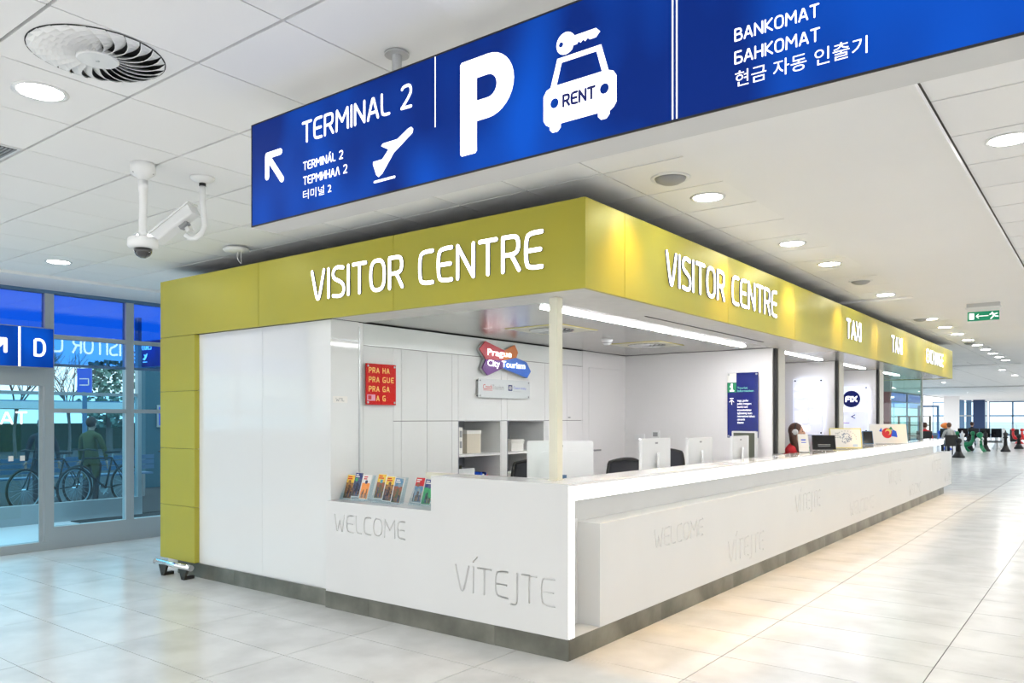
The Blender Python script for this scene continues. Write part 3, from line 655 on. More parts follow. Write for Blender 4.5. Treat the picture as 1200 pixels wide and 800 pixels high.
cb('worktop', 'top', -1.195, .001, .0005, .30, 1.1125, 1.13)
cb('display_ledge', 'top', -2.37, -1.196, .001, .32, .868, .8755)
cb('upright_panel', 'post', -1.56, -1.2, .325, .345, .875, 1.125)
cb('inner_desk', 'deskw', -1.05, -.301, .36, 4.9, .715, .74)
cb('inner_desk', 'deskw', -1.05, -.301, 5.4, 7.55, .715, .74)
cb('inner_desk', 'deskw', -1.05, -.301, 8.0, 10.05, .715, .74); cb('inner_desk', 'deskw', -1.05, -.301, 10.52, 13.9, .715, .74)
for y in (.4, 2.6, 4.85, 5.45, 7.5, 8.05, 13.85): cb('desk_leg', 'alu', -1.03, -.99, y, y+.04, -.0, .715)

# post on the counter corner, glazing beside it
t = thing('corner_post', 'square cream post standing on the counter corner', 'post', (-.262, .245, 1.13))
MB().box(-.033, .033, -.033, .033, .006, 1.24).obj('shaft', 'post', t); MB().box(-.038, .038, -.038, .038, 0, .006).obj('foot_plate', 'post', t)
t = thing('counter_glass_screen', 'clear glass screen standing between white wall and corner post', 'glass screen', (-1.3, .36, .876))
MB().box(-1.075, -.262, -.003, .003, .0, 1.495).obj('pane', 'clear', t); MB().box(-.258, 1.0, -.003, .003, .2545, 1.495).obj('pane', 'clear', t)
MB().box(-1.077, -1.071, -.008, .008, 0, 1.46).obj('edge_profile', 'alu', t)

# ------------------------------------------------------------------ built-in cupboard wall of the visitor centre (plane x = -2.38)
t = thing('built_in_cupboards', 'long wall of white flush cupboards behind the counter', 'cupboard', (-2.38, .42, 0)); CB = t
def wb(name, m, y0, y1, z0, z1, d0=-.02, d1=0, par=None): return box(name, m, d0, d1, y0-.42, y1-.42, z0, z1, par or CB)
jo = .0025
wb('side_panel', 'white', .412, .765, 0, 2.18-jo, -.57); wb('frieze_panel', 'gwhite', .412, 3.94-jo, 2.18+jo, 2.368); 
cols = [(.765, .865), (.865, 1.202), (1.202, 1.554), (1.554, 1.647), (1.647, 2.337), (2.337, 2.436), (2.436, 3.139), (3.139, 3.259), (3.259, 3.592), (3.592, 3.94)]
for i, (a, b_) in enumerate(cols):
    nm = 'cupboard_door' if b_-a > .2 else 'filler_panel'
    wb(nm, 'white', a+jo, b_-jo, 1.525+jo, 2.18-jo)
    if i not in (4, 6): wb(nm, 'white', a+jo, b_-jo, .02, 1.525-jo)
    else: wb('cupboard_door', 'white', a+jo, b_-jo, .02, .80)
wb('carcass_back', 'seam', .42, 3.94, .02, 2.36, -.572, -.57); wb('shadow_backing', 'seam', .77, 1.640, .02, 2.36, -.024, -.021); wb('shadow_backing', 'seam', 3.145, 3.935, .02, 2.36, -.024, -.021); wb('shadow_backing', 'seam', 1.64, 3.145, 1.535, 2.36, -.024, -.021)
for a, b_ in ((1.647, 2.337), (2.436, 3.139)):
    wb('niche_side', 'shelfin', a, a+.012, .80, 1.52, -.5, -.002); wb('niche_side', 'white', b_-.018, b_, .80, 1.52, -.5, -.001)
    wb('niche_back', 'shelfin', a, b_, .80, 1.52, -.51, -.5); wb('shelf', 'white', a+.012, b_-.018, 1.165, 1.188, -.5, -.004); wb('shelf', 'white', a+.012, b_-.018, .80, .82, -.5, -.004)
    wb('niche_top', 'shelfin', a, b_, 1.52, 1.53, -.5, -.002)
k = MB().cyl((0, 3.62-.42, 1.56), (.035, 3.62-.42, 1.56), .006).obj('door_knob', 'alu', CB)
door = struct(box('door_2', 'white', -2.40, -2.378, 4.083, 4.926, .01, 2.178))
MB().box(0, .05, -.012, .012, -.012, .012).obj('door_handle', 'alu', door, (.011, -.36, .06)); MB().box(.04, .055, -.012, .14, -.01, .01).obj('door_handle', 'greyplast', door, (.011, -.36, .06))
MB().box(0, .006, -.02, .02, -.1, .02).obj('handle_plate', 'alu', door, (.011, -.36, .06))
struct(box('wall_kiosk_left', 'white', -2.96, -2.381, 3.945, 4.08, 0, 2.375)); struct(box('wall_kiosk_left', 'white', -2.96, -2.381, 4.929, 5.03, 0, 2.375)); struct(box('wall_kiosk_left', 'white', -2.96, -2.381, 4.08, 4.929, 2.181, 2.375))
struct(box('wall_kiosk_left', 'seam', -2.96, -2.402, 4.081, 4.928, 0, 2.18)); struct(box('floor_kiosk', mat('grey_kiosk_carpet', (.32, .32, .32), .95), -2.38, -.31, .3, 14.0, -.003, .012))

# items in the open shelves
def stuffbox(name, label, cat, m, y, z, w, h, d=.22, extra=None, group=None):
    t = thing(name, label, cat, (-2.50, y, z), 0, group); MB().box(-d, 0, -w/2, w/2, 0, h).obj('body', m, t)
    if extra: extra(t, w, h, d)
    return t
def lid(t, w, h, d): MB().box(-d-.004, .004, -w/2-.004, w/2+.004, h*.86, h+.004).obj('lid', 'paper', t)
def labels(t, w, h, d):
    for k in range(3):
        for j in range(2): MB().box(.0, .002, -w/2+.02+k*w*.3, -w/2+.02+k*w*.3+w*.2, .06+j*h*.4, .06+j*h*.4+h*.25).obj('spine_label', 'greyplast', t)
stuffbox('file_organizer', 'white file organizer with grey labels on the left upper shelf', 'file box', 'paper', 1.77, 1.188, .16, .27, extra=labels)
stuffbox('archive_box', 'cream lidded archive box on the left upper shelf', 'box', 'cardboard', 2.03, 1.188, .22, .235, extra=lid)
stuffbox('upright_folder', 'tall white folder at the left end of the right upper shelf', 'folder', 'paper', 2.52, 1.188, .10, .25)
def sheets(t, w, h, d):
    for k in range(4): MB().box(-d+random.uniform(-.01, .01), random.uniform(-.01, .005), -w/2+random.uniform(-.02, .0), w/2+random.uniform(0, .02), h+k*.012, h+k*.012+.010).obj('paper_bundle', 'paper', t)
stuffbox('paper_stack', 'loose stack of white papers on the right upper shelf', 'paper stack', 'paper', 2.78, 1.188, .22, .08, extra=sheets)
stuffbox('brochure_pile', 'flat pile of papers on the right lower shelf', 'paper stack', 'paper', 2.66, .82, .24, .09, extra=sheets)
def hp(t, w, h, d):
    flat(disc(0, h*.52, .02), frame((.001, 0, 0), (0, 1, 0)), .0005, 'navy', t, 'round_emblem'); flat(disc(0, h*.52, .014), frame((.0018, 0, 0), (0, 1, 0)), .0005, 'paper', t, 'round_emblem')
    MB().box(-d, .003, -w/2-.004, -w/2+.02, 0, h).obj('blue_side', 'cblue', t); MB().box(-d*.8, -.02, -.09, .0, h, h+.035).obj('black_tray', 'black', t)
stuffbox('printer_carton', 'white equipment box with small round emblem on the left lower shelf', 'box', 'plast', 1.86, .82, .36, .215, extra=hp)
for i, (m, dy, h) in enumerate((('cblue', 0, .17), ('paper', .035, .15), ('navy', .07, .165), ('cred', .10, .14))):
    o = MB().box(-.15, 0, 0, .025, 0, h).obj('leaflet_block', m, None, (-2.50, 2.12+dy, .82)); o.rotation_euler = (-.12, 0, 0)
    tag(o, ['blue leaflet block nearest the white box on the lower shelf', 'white leaflet block on the lower shelf', 'navy leaflet block on the lower shelf', 'red leaflet block, rightmost on the left lower shelf'][i], 'leaflets', 'leaflet blocks on the lower shelf')

# red city sign, W1L sticker, colourful logo sign, partner plate
t = thing('red_city_sign', 'square red plate with gold city name lettering on the cupboards', 'sign', (-2.35, .407, 1.668))
MB().box(0, .008, 0, .174, 0, .357).obj('plate', 'red', t); MB().box(0, .008, .179, .354, 0, .357).obj('plate', 'red', t)
for y in (.02, .335):
    for z in (.02, .337): MB().cyl((-.02, y, z), (.014, y, z), .009, n=10).obj('fixing_bolt', 'alu', t)
T0 = frame((.0083, 0, 0), (0, 1, 0))
for k, (a, b_, wa, wb_) in enumerate((('PRA', 'HA', 1, .62), ('PRA', 'GUE', 1, 1), ('PRA', 'GA', 1, .62), ('A', 'G', .3, .27))):
    z = .275-.081*k; w = .125
    x0 = .030+(w*(1-wa)) if k == 3 else .030
    lettering(a, T0 @ Matrix.Translation((x0, z, 0)), w*wa, .05, .17, .0005, ['gold'], t, 'print', gap=.3, per_letter=False)
    lettering(b_, T0 @ Matrix.Translation((.192, z, 0)), .135*wb_, .05, .17, .0005, ['gold'], t, 'print', gap=.3, per_letter=False)
MB().box(.0085, .010, .012, .105, .035, .088).obj('sticker', mat('pink_sticker', (.80, .35, .50), .6), t); MB().box(.010, .0105, .022, .06, .045, .08).obj('sticker_print', 'cred', t)
t = tag(MB().box(-.001, .001, 0, .155, 0, .055).obj('paper_sticker', 'paper', None, (-2.377, .075, 1.68)), 'small white sticker marked W1L near the red sign', 'sticker')
lettering('W1L', frame((.0012, .03, .012), (0, 1, 0)), .09, .03, .14, .0004, ['greyplast'], t, 'print', per_letter=False)
# side wall panels between x=-2.38 glass wall and cupboards
t = thing('side_wall_panel', 'narrow white panelled return wall right of the glossy wall', 'wall panel', (-2.378, .2, .876))
MB().box(0, .0012, -.138, .155, 0, 1.33).obj('panel', 'gwhite', t); MB().box(0, .0012, -.138, .155, 1.34, 1.497).obj('panel', 'gwhite', t)
MB().box(0, .0025, -.138, .155, 1.331, 1.339).obj('joint_profile', 'alu', t)

t = thing('tourism_logo_sign', 'lit cross-shaped sign in red, orange, purple and blue reading Prague City Tourism', 'sign', (-2.36, 1.9, 1.98))
T0 = frame((.035, -1.9, -1.98), (0, 1, 0))
shapes = (((1.99, 2.336), (1.9, 2.253), (2.0, 2.152), (2.285, 2.155), (2.31, 2.262), 'cr'), ((2.285, 2.155), (2.31, 2.262), (2.483, 2.332), (2.544, 2.256), (2.511, 2.198), 'co'),
          ((2.0, 2.152), (2.285, 2.155), (2.285, 2.074), (2.025, 1.989), (1.94, 2.057), 'cp'), ((2.285, 2.155), (2.511, 2.198), (2.695, 2.16), (2.776, 2.064), (2.709, 1.989), (2.285, 2.074), 'cb'))
cm = {'cr': mat('logo_red', (.50, .03, .05), .3), 'co': mat('logo_orange', (.62, .17, .03), .3), 'cp': mat('logo_purple', (.13, .01, .22), .3), 'cb': mat('logo_blue', (.01, .13, .62), .3)}
for s_ in shapes: 
    P = [(a, b_) for a, b_ in s_[:-1]]; ar = sum(P[i][0]*P[(i+1) % len(P)][1]-P[(i+1) % len(P)][0]*P[i][1] for i in range(len(P)))
    flat(P if ar > 0 else P[::-1], T0, .012, cm[s_[-1]], t, 'coloured_arm', 0)
out = [(1.99, 2.336), (1.9, 2.253), (2.0, 2.152), (1.94, 2.057), (2.025, 1.989), (2.285, 2.074), (2.709, 1.989), (2.776, 2.064), (2.695, 2.16), (2.511, 2.198), (2.544, 2.256), (2.483, 2.332), (2.30, 2.262)]
flat(out, T0 @ Matrix.Translation((0, 0, -.03)), .022, 'alu', t, 'backing_case', 0)
textmesh('Prague', T0 @ Matrix.Translation((2.02, 2.175, 0)), .40, .085, .016, 'letter', t, 'lit_print'); textmesh('City Tourism', T0 @ Matrix.Translation((2.02, 2.065, 0)), .64, .085, .016, 'letter', t, 'lit_print')
t = thing('partner_plate', 'small clear plate with CzechTourism and railway logos below the coloured sign', 'sign', (-2.36, 1.905, 1.763))
MB().box(.02, .026, 0, .88, 0, .193).obj('plate', mat('frosted_plate', (.70, .72, .74), .2), t)
for y in (.025, .855):
    for z in (.02, .173): MB().cyl((-.02, y, z), (.03, y, z), .008, n=10).obj('fixing_bolt', 'greyplast', t)
T0 = frame((.0265, 0, 0), (0, 1, 0))
textmesh('Czech', T0 @ Matrix.Translation((.07, .085, 0)), .15, .05, .0005, 'cred', t, 'print'); textmesh('Tourism', T0 @ Matrix.Translation((.222, .085, 0)), .19, .05, .0005, 'greyplast', t, 'print')
MB().box(.027, .0275, .07, .22, .074, .078).obj('underline', 'cred', t); MB().box(.027, .0272, .49, .56, .08, .14).obj('rail_emblem', 'navy', t); MB().box(.0272, .0276, .503, .547, .093, .127).obj('rail_emblem', 'paper', t)
lettering('CD', T0 @ Matrix.Translation((.508, .10, .0012)), .034, .02, .2, .0004, ['navy'], t, 'print', per_letter=False)
textmesh('České dráhy', T0 @ Matrix.Translation((.58, .092, 0)), .23, .04, .0005, 'cblue', t, 'print'); textmesh('Národní dopravce', T0 @ Matrix.Translation((.58, .068, 0)), .15, .012, .0005, 'greyplast', t, 'print')

# ------------------------------------------------------------------ partitions of the booths
def partition(y0, y1, xb, name):
    w = struct(box(name, 'white', xb, -.421, y0, y1, 0, 2.375))
    t = thing('metal_pilaster', ['champagne metal pilaster at the end of the first white partition', 'champagne metal pilaster at the end of the second partition', 'champagne metal pilaster at the end of the third partition'][int(y0//3)-1], 'pilaster', (-.40, y0, 1.13), 0, 'metal pilasters between the booths')
    MB().box(-.02, .01, .03, .10, 0, 1.245).obj('black_reveal', 'black', t); MB().box(-.02, .02, .10, y1-y0, 0, 1.245).obj('metal_casing', mat('champagne_metal', (.58, .56, .50), .35, metal=.5), t)
partition(5.0, 5.33, -2.38, 'wall_booth'); partition(7.6, 7.94, -2.38, 'wall_booth'); partition(10.1, 10.48, -2.38, 'wall_booth')
t = thing('tourist_information_board', 'tall navy glass board listing tourist information services', 'sign', (-.956, 4.965, 1.317))
MB().box(0, .379, 0, .008, 0, .781).obj('plate', 'navy', t); MB().box(0, .113, -.002, 0, .665, .779).obj('white_field', 'paper', t); MB().box(0, .113, -.002, 0, .545, .662).obj('green_field', 'cgreen', t)
T0 = frame((0, -.0022, 0), (1, 0, 0))
for x in (.018, .36):
    for z in (.02, .76): MB().cyl((x, -.012, z), (x, .03, z), .011, n=10).obj('fixing_bolt', 'alu', t)
glyph_mb(polys([[(.056, .640), (.0565, .640)]], .026)+polys([[(.042, .617), (.058, .617), (.058, .567)], [(.038, .566), (.078, .566)]], .018), .0005, T0, side=0).obj('information_symbol', 'decal', t)
textmesh('Tourist\nInformation', T0 @ Matrix.Translation((.125, .55, .002)), .20, .062, .0005, 'mint', t, 'print')
textmesh('maps, guides\npublic transport\ntourist card\naccommodation\nsightseeing tours\ninternational tickets\nconcerts\ntheatre', T0 @ Matrix.Translation((.125, .17, .002)), .215, .29, .0005, 'decal', t, 'print')
glyph_mb(polys([[(.056, .40), (.056, .455)], [(.030, .43), (.056, .457), (.082, .43)], [(.035, .473), (.077, .473)]], .006), .0005, T0 @ Matrix.Translation((0, 0, .002)), side=0).obj('arrow_symbol', 'decal', t)
glyph_mb(polys([[(.075, .04), (.0752, .04)]], .026)+polys([[(.1, .04), (.13, .04)]], .014), .0005, T0 @ Matrix.Translation((0, 0, .002)), side=0).obj('partner_emblem', 'decal', t)
t = thing('light_switch', 'double white light switch on the back wall', 'light switch', (-2.163, 4.999, 1.31))
MB().box(-.075, .075, -.012, 0, -.036, .036).obj('switch_frame', 'plast', t)
for s_ in (-.07, .004): MB().box(s_, s_+.066, -.017, -.012, -.03, .03).obj('rocker', 'plast', t)
t = thing('thermostat', 'small grey wall thermostat with dark display right of the switches', 'thermostat', (-1.93, 4.999, 1.34))
MB().box(-.055, .055, -.02, 0, -.05, .05).obj('case', 'plast', t); MB().box(-.033, .033, -.022, -.02, -.025, .03).obj('display', 'greyplast', t)

def litpanel(x0, x1, y, z0, z1, label):
    t = thing('backlit_panel', label, 'light panel', (x0, y, z0))
    w, h = x1-x0, z1-z0; MB().box(0, w, -.05, -.042, 0, h).obj('acrylic_face', 'panel_face', t)
    MB().box(.03, w-.03, -.030, -.012, .02, h-.02).obj('light_core', 'panel_lit', t)
    for x in (.03, w-.03):
        for z in (.03, h-.03): MB().cyl((x, -.06, z), (x, 0, z), .013, n=10).obj('fixing_bolt', 'black', t)
    MB().box(0, w, -.052, -.04, -.008, 0).obj('bottom_rail', 'blueframe', t)
    return t
t = litpanel(-.99, -.56, 7.6, 1.31, 2.13, 'large white backlit acrylic panel in the second booth')
random.seed(3)
for k, (x, z, w, h) in enumerate(((.04, .66, .15, .05), (.04, .55, .15, .07), (.04, .40, .16, .09), (.24, .62, .13, .1), (.24, .42, .15, .12), (.04, .18, .17, .16), (.24, .18, .15, .18), (.04, .06, .2, .07))):
    MB().rbox(x, x+w, -.052, -.050, z, z+h, .02, axis='y').obj('pale_print', 'panel_lit', t)
t = litpanel(-.97, -.53, 10.1, 1.31, 2.10, 'white backlit panel with round dark blue FIX emblem in the third booth')
T0 = frame((0, -.0505, 0), (1, 0, 0))
flat(disc(.17, .57, .145, 32), T0, .0015, 'navy', t, 'round_emblem', 0); 
lettering('FIX', T0 @ Matrix.Translation((.075, .52, .0018)), .19, .10, .17, .001, ['letter'], t, 'print', per_letter=False)
glyph_mb(polys([[(.23, .30), (.17, .27), (.23, .24)]], .014), .001, T0, side=0).obj('arrow_symbol', 'navy', t)
MB().box(.03, .14, -.0525, -.0505, .155, .168).obj('violet_line', mat('violet_print', (.45, .12, .75), .5), t)
for z in (.36, .39, .42): MB().box(.02, .40, -.0515, -.0505, z, z+.012).obj('pale_print', 'panel_lit', t)

# exchange booth glazing
t = thing('exchange_booth_glazing', 'greenish glass walls of the exchange booth at the far end', 'glass screen', (-.4, 12.3, 1.13))
MB().box(-.004, .004, -1.8, -.05, 0, 1.24).obj('pane', 'green_glass', t); MB().box(-.004, .004, -.04, 1.7, 0, 1.24).obj('pane', 'green_glass', t)
MB().box(-4.0, -.02, 1.715, 1.723, -.39, 1.24).obj('pane', 'green_glass', t)
MB().box(-.02, .02, 1.70, 1.74, 0, 1.24).obj('corner_profile', 'plast', t)

# vents and detector inside the kiosk ceiling
v1 = swirl('kiosk_ceiling_vent', 'square swirl vent in the kiosk ceiling nearest the cream post', (-1.40, 1.85, 2.379), .21, 20, .30)
dup(v1, (-1.41, 3.75, 2.379), None, 'square swirl vent in the kiosk ceiling near the back wall', 'vents in the kiosk ceiling'); v1['group'] = 'vents in the kiosk ceiling'
t = thing('smoke_detector', 'small white smoke detector between the two kiosk ceiling vents', 'smoke detector', (-1.44, 2.93, 2.379))
la([(.06, 0), (.06, -.02), (.048, -.035), (.046, -.05), (.03, -.062), (.001, -.064)], 'body', 'plast'); la([(.0475, -.036), (.0475, -.045)], 'sensor_slots', 'greyplast')

# ------------------------------------------------------------------ brochures on the ledge
def cover(m1, m2, m3): return (m1, m2, m3)
colb = {k: mat('print_'+k, c, .3, noise=(28, c2, .42, .58)) for k, c, c2 in (
    ('amber_town', (.42, .20, .06), (.05, .03, .03)), ('yellow', (.90, .62, .08), (.85, .5, .05)), ('night', (.06, .10, .22), (.02, .02, .04)), ('sky', (.10, .25, .42), (.30, .36, .36)),
    ('redtown', (.35, .10, .05), (.10, .12, .06)), ('orange', (.90, .30, .05), (.9, .35, .1)), ('white', (.88, .86, .82), (.8, .8, .78)), ('green', (.05, .42, .15), (.04, .3, .12)), ('navyp', (.02, .04, .20), (.12, .14, .22)), ('cyan', (.10, .45, .55), (.08, .3, .4)))}
holders = [(-2.22, .16, 'left'), (-1.845, .16, 'middle'), (-1.47, .215, 'right')]
book = {0: [('yellow', 'amber_town', 'amber_town', 'yellow and amber leaflet with a town view'), ('navyp', 'night', 'green', 'dark blue and green leaflet of the city at dusk'), ('white', 'orange', 'night', 'white and orange leaflet with a city view')],
        1: [('yellow', 'redtown', 'cyan', 'yellow-topped leaflet with a cyan patch'), ('yellow', 'amber_town', 'amber_town', 'narrow yellow leaflet with amber houses'), ('sky', 'redtown', 'sky', 'blue-grey leaflet with a castle skyline')],
        2: [('cred', 'sky', 'redtown', 'red-topped leaflet with blue sky'), ('navyp', 'green', 'navyp', 'navy leaflet with green trees'), ('orange', 'cyan', 'night', 'partly hidden leaflet with cyan patch')]}
for hi, (hx, hy, nm) in enumerate(holders):
    t = thing('brochure_holder', 'clear acrylic brochure holder, %s one of three on the white ledge' % {'left': 'leftmost', 'middle': 'middle', 'right': 'rightmost'}[nm], 'brochure holder', (hx, hy, .8757), 0, 'acrylic brochure holders on the ledge')
    lean = spin(-.30, 'X'); w = .155
    MB().box(-w, w, -.0015, .0015, 0, .21, Matrix.Translation((0, .045, .004)) @ lean).obj('back_plate', 'acrylic', t)
    MB().box(-w, w, -.0015, .0015, 0, .05, Matrix.Translation((0, -.012, .004)) @ lean).obj('front_lip', 'acrylic', t)
    MB().box(-w, w, -.04, .045, 0, .003).obj('base_plate', 'acrylic', t)
    for s_ in (-w, w): MB().prism([(-.02, .003), (.05, .003), (.105, .20), (.085, .20)], -.001, .001, Matrix.Translation((s_, 0, 0)) @ Matrix(((0, 0, 1, 0), (1, 0, 0, 0), (0, 1, 0, 0), (0, 0, 0, 1)))).obj('side_plate', 'acrylic', t)
    for k, (a, b_, c_, lb) in enumerate(book[hi]):
        up = (.0, .022, .008)[(k+hi) % 3]
        o = thing('leaflet', lb+', %s brochure holder' % nm, 'leaflet', (hx-.103+.103*k, hy+.018-.004*k, .880+up), 0, 'leaflets in the brochure holders'); hh = .205
        Tm = lean; cb_ = lambda m_: colb.get(m_, m_)
        MB().box(-.048, .048, -.004, .004, 0, hh, Tm).obj('pages', 'paper', o)
        MB().box(-.045, .045, -.0053, -.004, .005, hh*.66, Tm).obj('cover_photo', cb_(b_), o)
        MB().box(-.045, .045, -.0053, -.004, hh*.66, hh-.004, Tm).obj('cover_header', cb_(a), o)
        rr = random.Random(hi*7+k)
        x = -.045
        while x < .035:
            w = rr.uniform(.006, .014); h = rr.uniform(.03, .085); MB().box(x, min(x+w, .045), -.0057, -.0053, .012, .012+h, Tm).obj('printed_house', cb_(rr.choice([b_, 'night', 'amber_town', 'redtown'])), o); x += w+.003
        MB().prism(disc(rr.uniform(-.02, .02), hh*.70, .016, 14), .0053, .0060, Tm @ spin(PI/2, 'X')).obj('print_badge', cb_(c_), o)
        for q in range(2): MB().box(-.036, -.036+rr.uniform(.03, .06), -.0058, -.0053, hh-.024-q*.016, hh-.015-q*.016, Tm).obj('title_bar', 'paper' if a not in ('white', 'yellow') else 'redcloth', o)

# ------------------------------------------------------------------ monitors, chairs, tablets, pictures
def monitor(loc, rz, w, h, label, m='plast', logo=True, z=.74, group=None):
    """screen faces local +y, back faces local -y"""
    t = thing('monitor', label, 'monitor', (loc[0], loc[1], z), rz, group); zb = loc[2]-z
    MB().rbox(-w/2, w/2, -.012, .018, zb-h, zb, .012, axis='y').obj('housing', m, t)
    if w > .555: MB().rbox(-w*.30, w*.30, -.035, -.012, zb-h*.9, zb-h*.25, .03, axis='y').obj('rear_shell', m, t)
    MB().box(-w/2+.02, w/2-.02, .018, .0195, zb-h+.02, zb-.02).obj('screen', 'screen', t)
    MB().rbox(-.03, .03, -.055, -.035, .01, zb-h*.35, .008, axis='y').obj('stand', 'plast', t); MB().rbox(-.11, .11, -.12, .06, 0, .012, .03).obj('stand_foot', 'plast', t)
    MB().box(-.055, .055, -.06, -.055, zb-h*.95, zb-h*.8).obj('cable_clip', 'blueframe', t)
    if logo: MB().box(-.025, .025, -.0125, -.012, zb-.05, zb-.035).obj('maker_mark', 'greyplast', t)
    return t
gm = 'white monitors on the inner desk'
monitor((-1.03, 1.44, 1.355), YAW-.05, .57, .36, 'wide white monitor seen from behind, just past the cream post', group=gm)
monitor((-.50, 2.18, 1.372), PI/2-.02, .53, .36, 'white monitor nearest the cream post in the row along the right counter', group=gm)
monitor((-.50, 3.13, 1.360), PI/2-.02, .55, .36, 'second white monitor in the row along the right counter', group=gm)
monitor((-.50, 4.19, 1.358), PI/2-.02, .45, .36, 'slightly turned white monitor below the navy board', group=gm)
t = thing('framed_monitor', 'white-framed monitor with dark olive screen behind the turned monitor', 'monitor', (-.68, 4.80, .74), -.25)
MB().rbox(-.17, .17, -.012, .012, .30, .66, .01, axis='y').obj('frame', 'plast', t); MB().box(-.145, .145, -.0135, -.012, .33, .64).obj('screen', 'olivescreen', t)
MB().box(-.03, .03, .012, .03, .01, .4).obj('stand', 'plast', t); MB().rbox(-.1, .1, -.06, .1, 0, .012, .03).obj('stand_foot', 'plast', t)

def chair(loc, rz, label, zt=1.12):
    """office chair, backrest at local -y side, seat opening to +y"""
    t = thing('office_chair', label, 'chair', (loc[0], loc[1], .012), rz, 'office chairs behind the counter'); zt -= .012
    b = MB(); n = 10
    def arcx(u): return (-.22+.44*u)
    for z0 in range(n+1):
        for i in range(n+1):
            u = i/n; z = zt-.50+.50*z0/n; wv = .19+.03*math.sin(PI*z0/n); x = (-1+2*u)*wv; y = -.24-.04*(1-(2*u-1)**2)-.04*math.sin(PI*z0/n*.5); b.v.append((x, y, z-.03*(2*u-1)**2*(z0 == n)))
    for z0 in range(n):
        for i in range(n): a = z0*(n+1)+i; b.f.append((a, a+1, a+n+2, a+n+1)); b.mi.append(0); b.sm.append(True)
    me = b.obj('mesh_back', 'meshblk', t); m_ = me.modifiers.new('s', 'SOLIDIFY'); m_.thickness = .008
    rim = [b.v[i] for i in range(n+1)]+[b.v[k*(n+1)+n] for k in range(1, n+1)]+[b.v[n*(n+1)+i] for i in range(n-1, -1, -1)]+[b.v[k*(n+1)] for k in range(n-1, 0, -1)]
    f = MB(); f.smooth = True; f.tube(rim, .014, 8, True).obj('back_frame', 'black', t)
    MB().rbox(-.24, .24, -.22, .24, .42, .48, .06).obj('seat', 'darkcloth', t); MB().box(-.03, .03, -.30, -.20, .44, .75).obj('back_bracket', 'black', t)
    MB().cyl((0, 0, .08), (0, 0, .42), .028).obj('gas_column', 'alu', t)
    for k in range(5):
        a = 2*PI*k/5; l_ = MB().cyl((0, 0, .1), (.30*math.cos(a), .30*math.sin(a), .06), .02, .014, 8).obj('base_spoke', 'black', t)
        MB().cyl((.30*math.cos(a)-.012, .30*math.sin(a), .028), (.30*math.cos(a)+.012, .30*math.sin(a), .028), .027, n=12).obj('caster', 'black', l_)
    for s_ in (-1, 1): MB().tube([(s_*.25, -.1, .46), (s_*.29, -.1, .50), (s_*.29, -.05, .66), (s_*.29, .16, .67)], .015, 8).obj('armrest', 'black', t)
    return t
chair((-1.72, 1.78, 0), YAW+.45, 'black mesh office chair left of the wide monitor', 1.17)
chair((-1.34, 2.72, 0), YAW+.6, 'black mesh office chair between wide monitor and monitor row', 1.155)
chair((-1.12, 3.70, 0), PI+.6, 'black office chair mostly hidden behind the first row monitor', 1.2)
chair((-1.15, 6.95, 0), -PI/2, 'black office chair the headset wearer sits on', 1.06)

def easel(name, label, cat, x, y, rz, w, h, frm, face, lean=.22, z=1.1303):
    t = thing(name, label, cat, (x, y, z), rz); Tm = spin(-lean, 'X')
    MB().rbox(-w/2, w/2, -.006, .006, .008, h, .006, Tm, 'y').obj('frame', frm, t); MB().box(-w/2+.012, w/2-.012, -.0075, -.006, .02, h-.012, Tm).obj('face', face, t)
    MB().box(-.02, .02, 0, .004, 0, h*.7, Matrix.Translation((0, h*.42, 0)) @ spin(.35, 'X')).obj('rear_strut', frm, t); MB().box(-w*.35, w*.35, -.02, .03, 0, .008).obj('foot', 'greyplast', t)
    return t, Tm
t, Tm = easel('menu_tablet', 'white price card leaning by the headset wearer', 'card', -.24, 5.62, .75, .13, .23, 'plast', 'paper')
MB().box(-.03, .03, -.009, -.008, .15, .165, Tm).obj('blue_print', 'cblue', t); MB().box(-.03, .03, -.009, -.008, .12, .128, Tm).obj('blue_print', 'cblue', t)
t, Tm = easel('payment_terminal_screen', 'black tablet screen on the counter beside the headset wearer', 'tablet', -.25, 6.5, .6, .30, .20, 'black', 'screen')
for z in (.05, .07): MB().box(-.08, .08, -.0085, -.008, z, z+.008, Tm).obj('screen_reflection_label', 'greyplast', t)
t = tag(MB().rbox(-.04, .04, -.02, .02, 0, .06, .015).obj('green_card_holder', 'cgreen', None, (-.36, 6.1, 1.1303)), 'small green card holder left of the black tablet', 'card holder')
t, Tm = easel('framed_map', 'framed city map picture with yellow edge on the counter', 'picture', -.13, 7.1, .55, .42, .29, 'yellowf', 'paper', .2)
random.seed(5)
T1 = Tm @ frame((0, -.0076, .15), (1, 0, 0))
P = []
for k in range(60):
    a = random.uniform(0, 2*PI); r = .07*random.random()**.5; P.append(disc(r*math.cos(a)*1.1, r*math.sin(a), .005+.004*random.random(), 6))
glyph_mb(P, .0006, T1, side=0).obj('map_print', mat('grey_blue_print', (.22, .26, .34), .6), t)
P = [disc(.12*math.cos(a_*PI/11-.1)*1.15, .10*math.sin(a_*PI/11-.1), .006, 6) for a_ in range(12)]+[disc(-.13+.02*(k % 3), .07-.03*(k//3), .007, 5) for k in range(9)]
glyph_mb(P, .0006, T1, side=0).obj('map_caption', mat('grey_print', (.3, .3, .3), .6), t); MB().box(.09, .15, -.0085, -.0076, .035, .065, Tm).obj('map_stamp', mat('pale_blue_print', (.45, .6, .75), .6), t)
for s_ in (0, 1):
    o = MB().sphere((0, 0, .03), (.035, .03, .03), 12, 8).obj('paperweight', 'chrome', None, (-.22, 6.72+.08*s_, 1.130)) if s_ == 0 else None
    if o: tag(o, 'small shiny paperweight beside the framed map', 'paperweight')
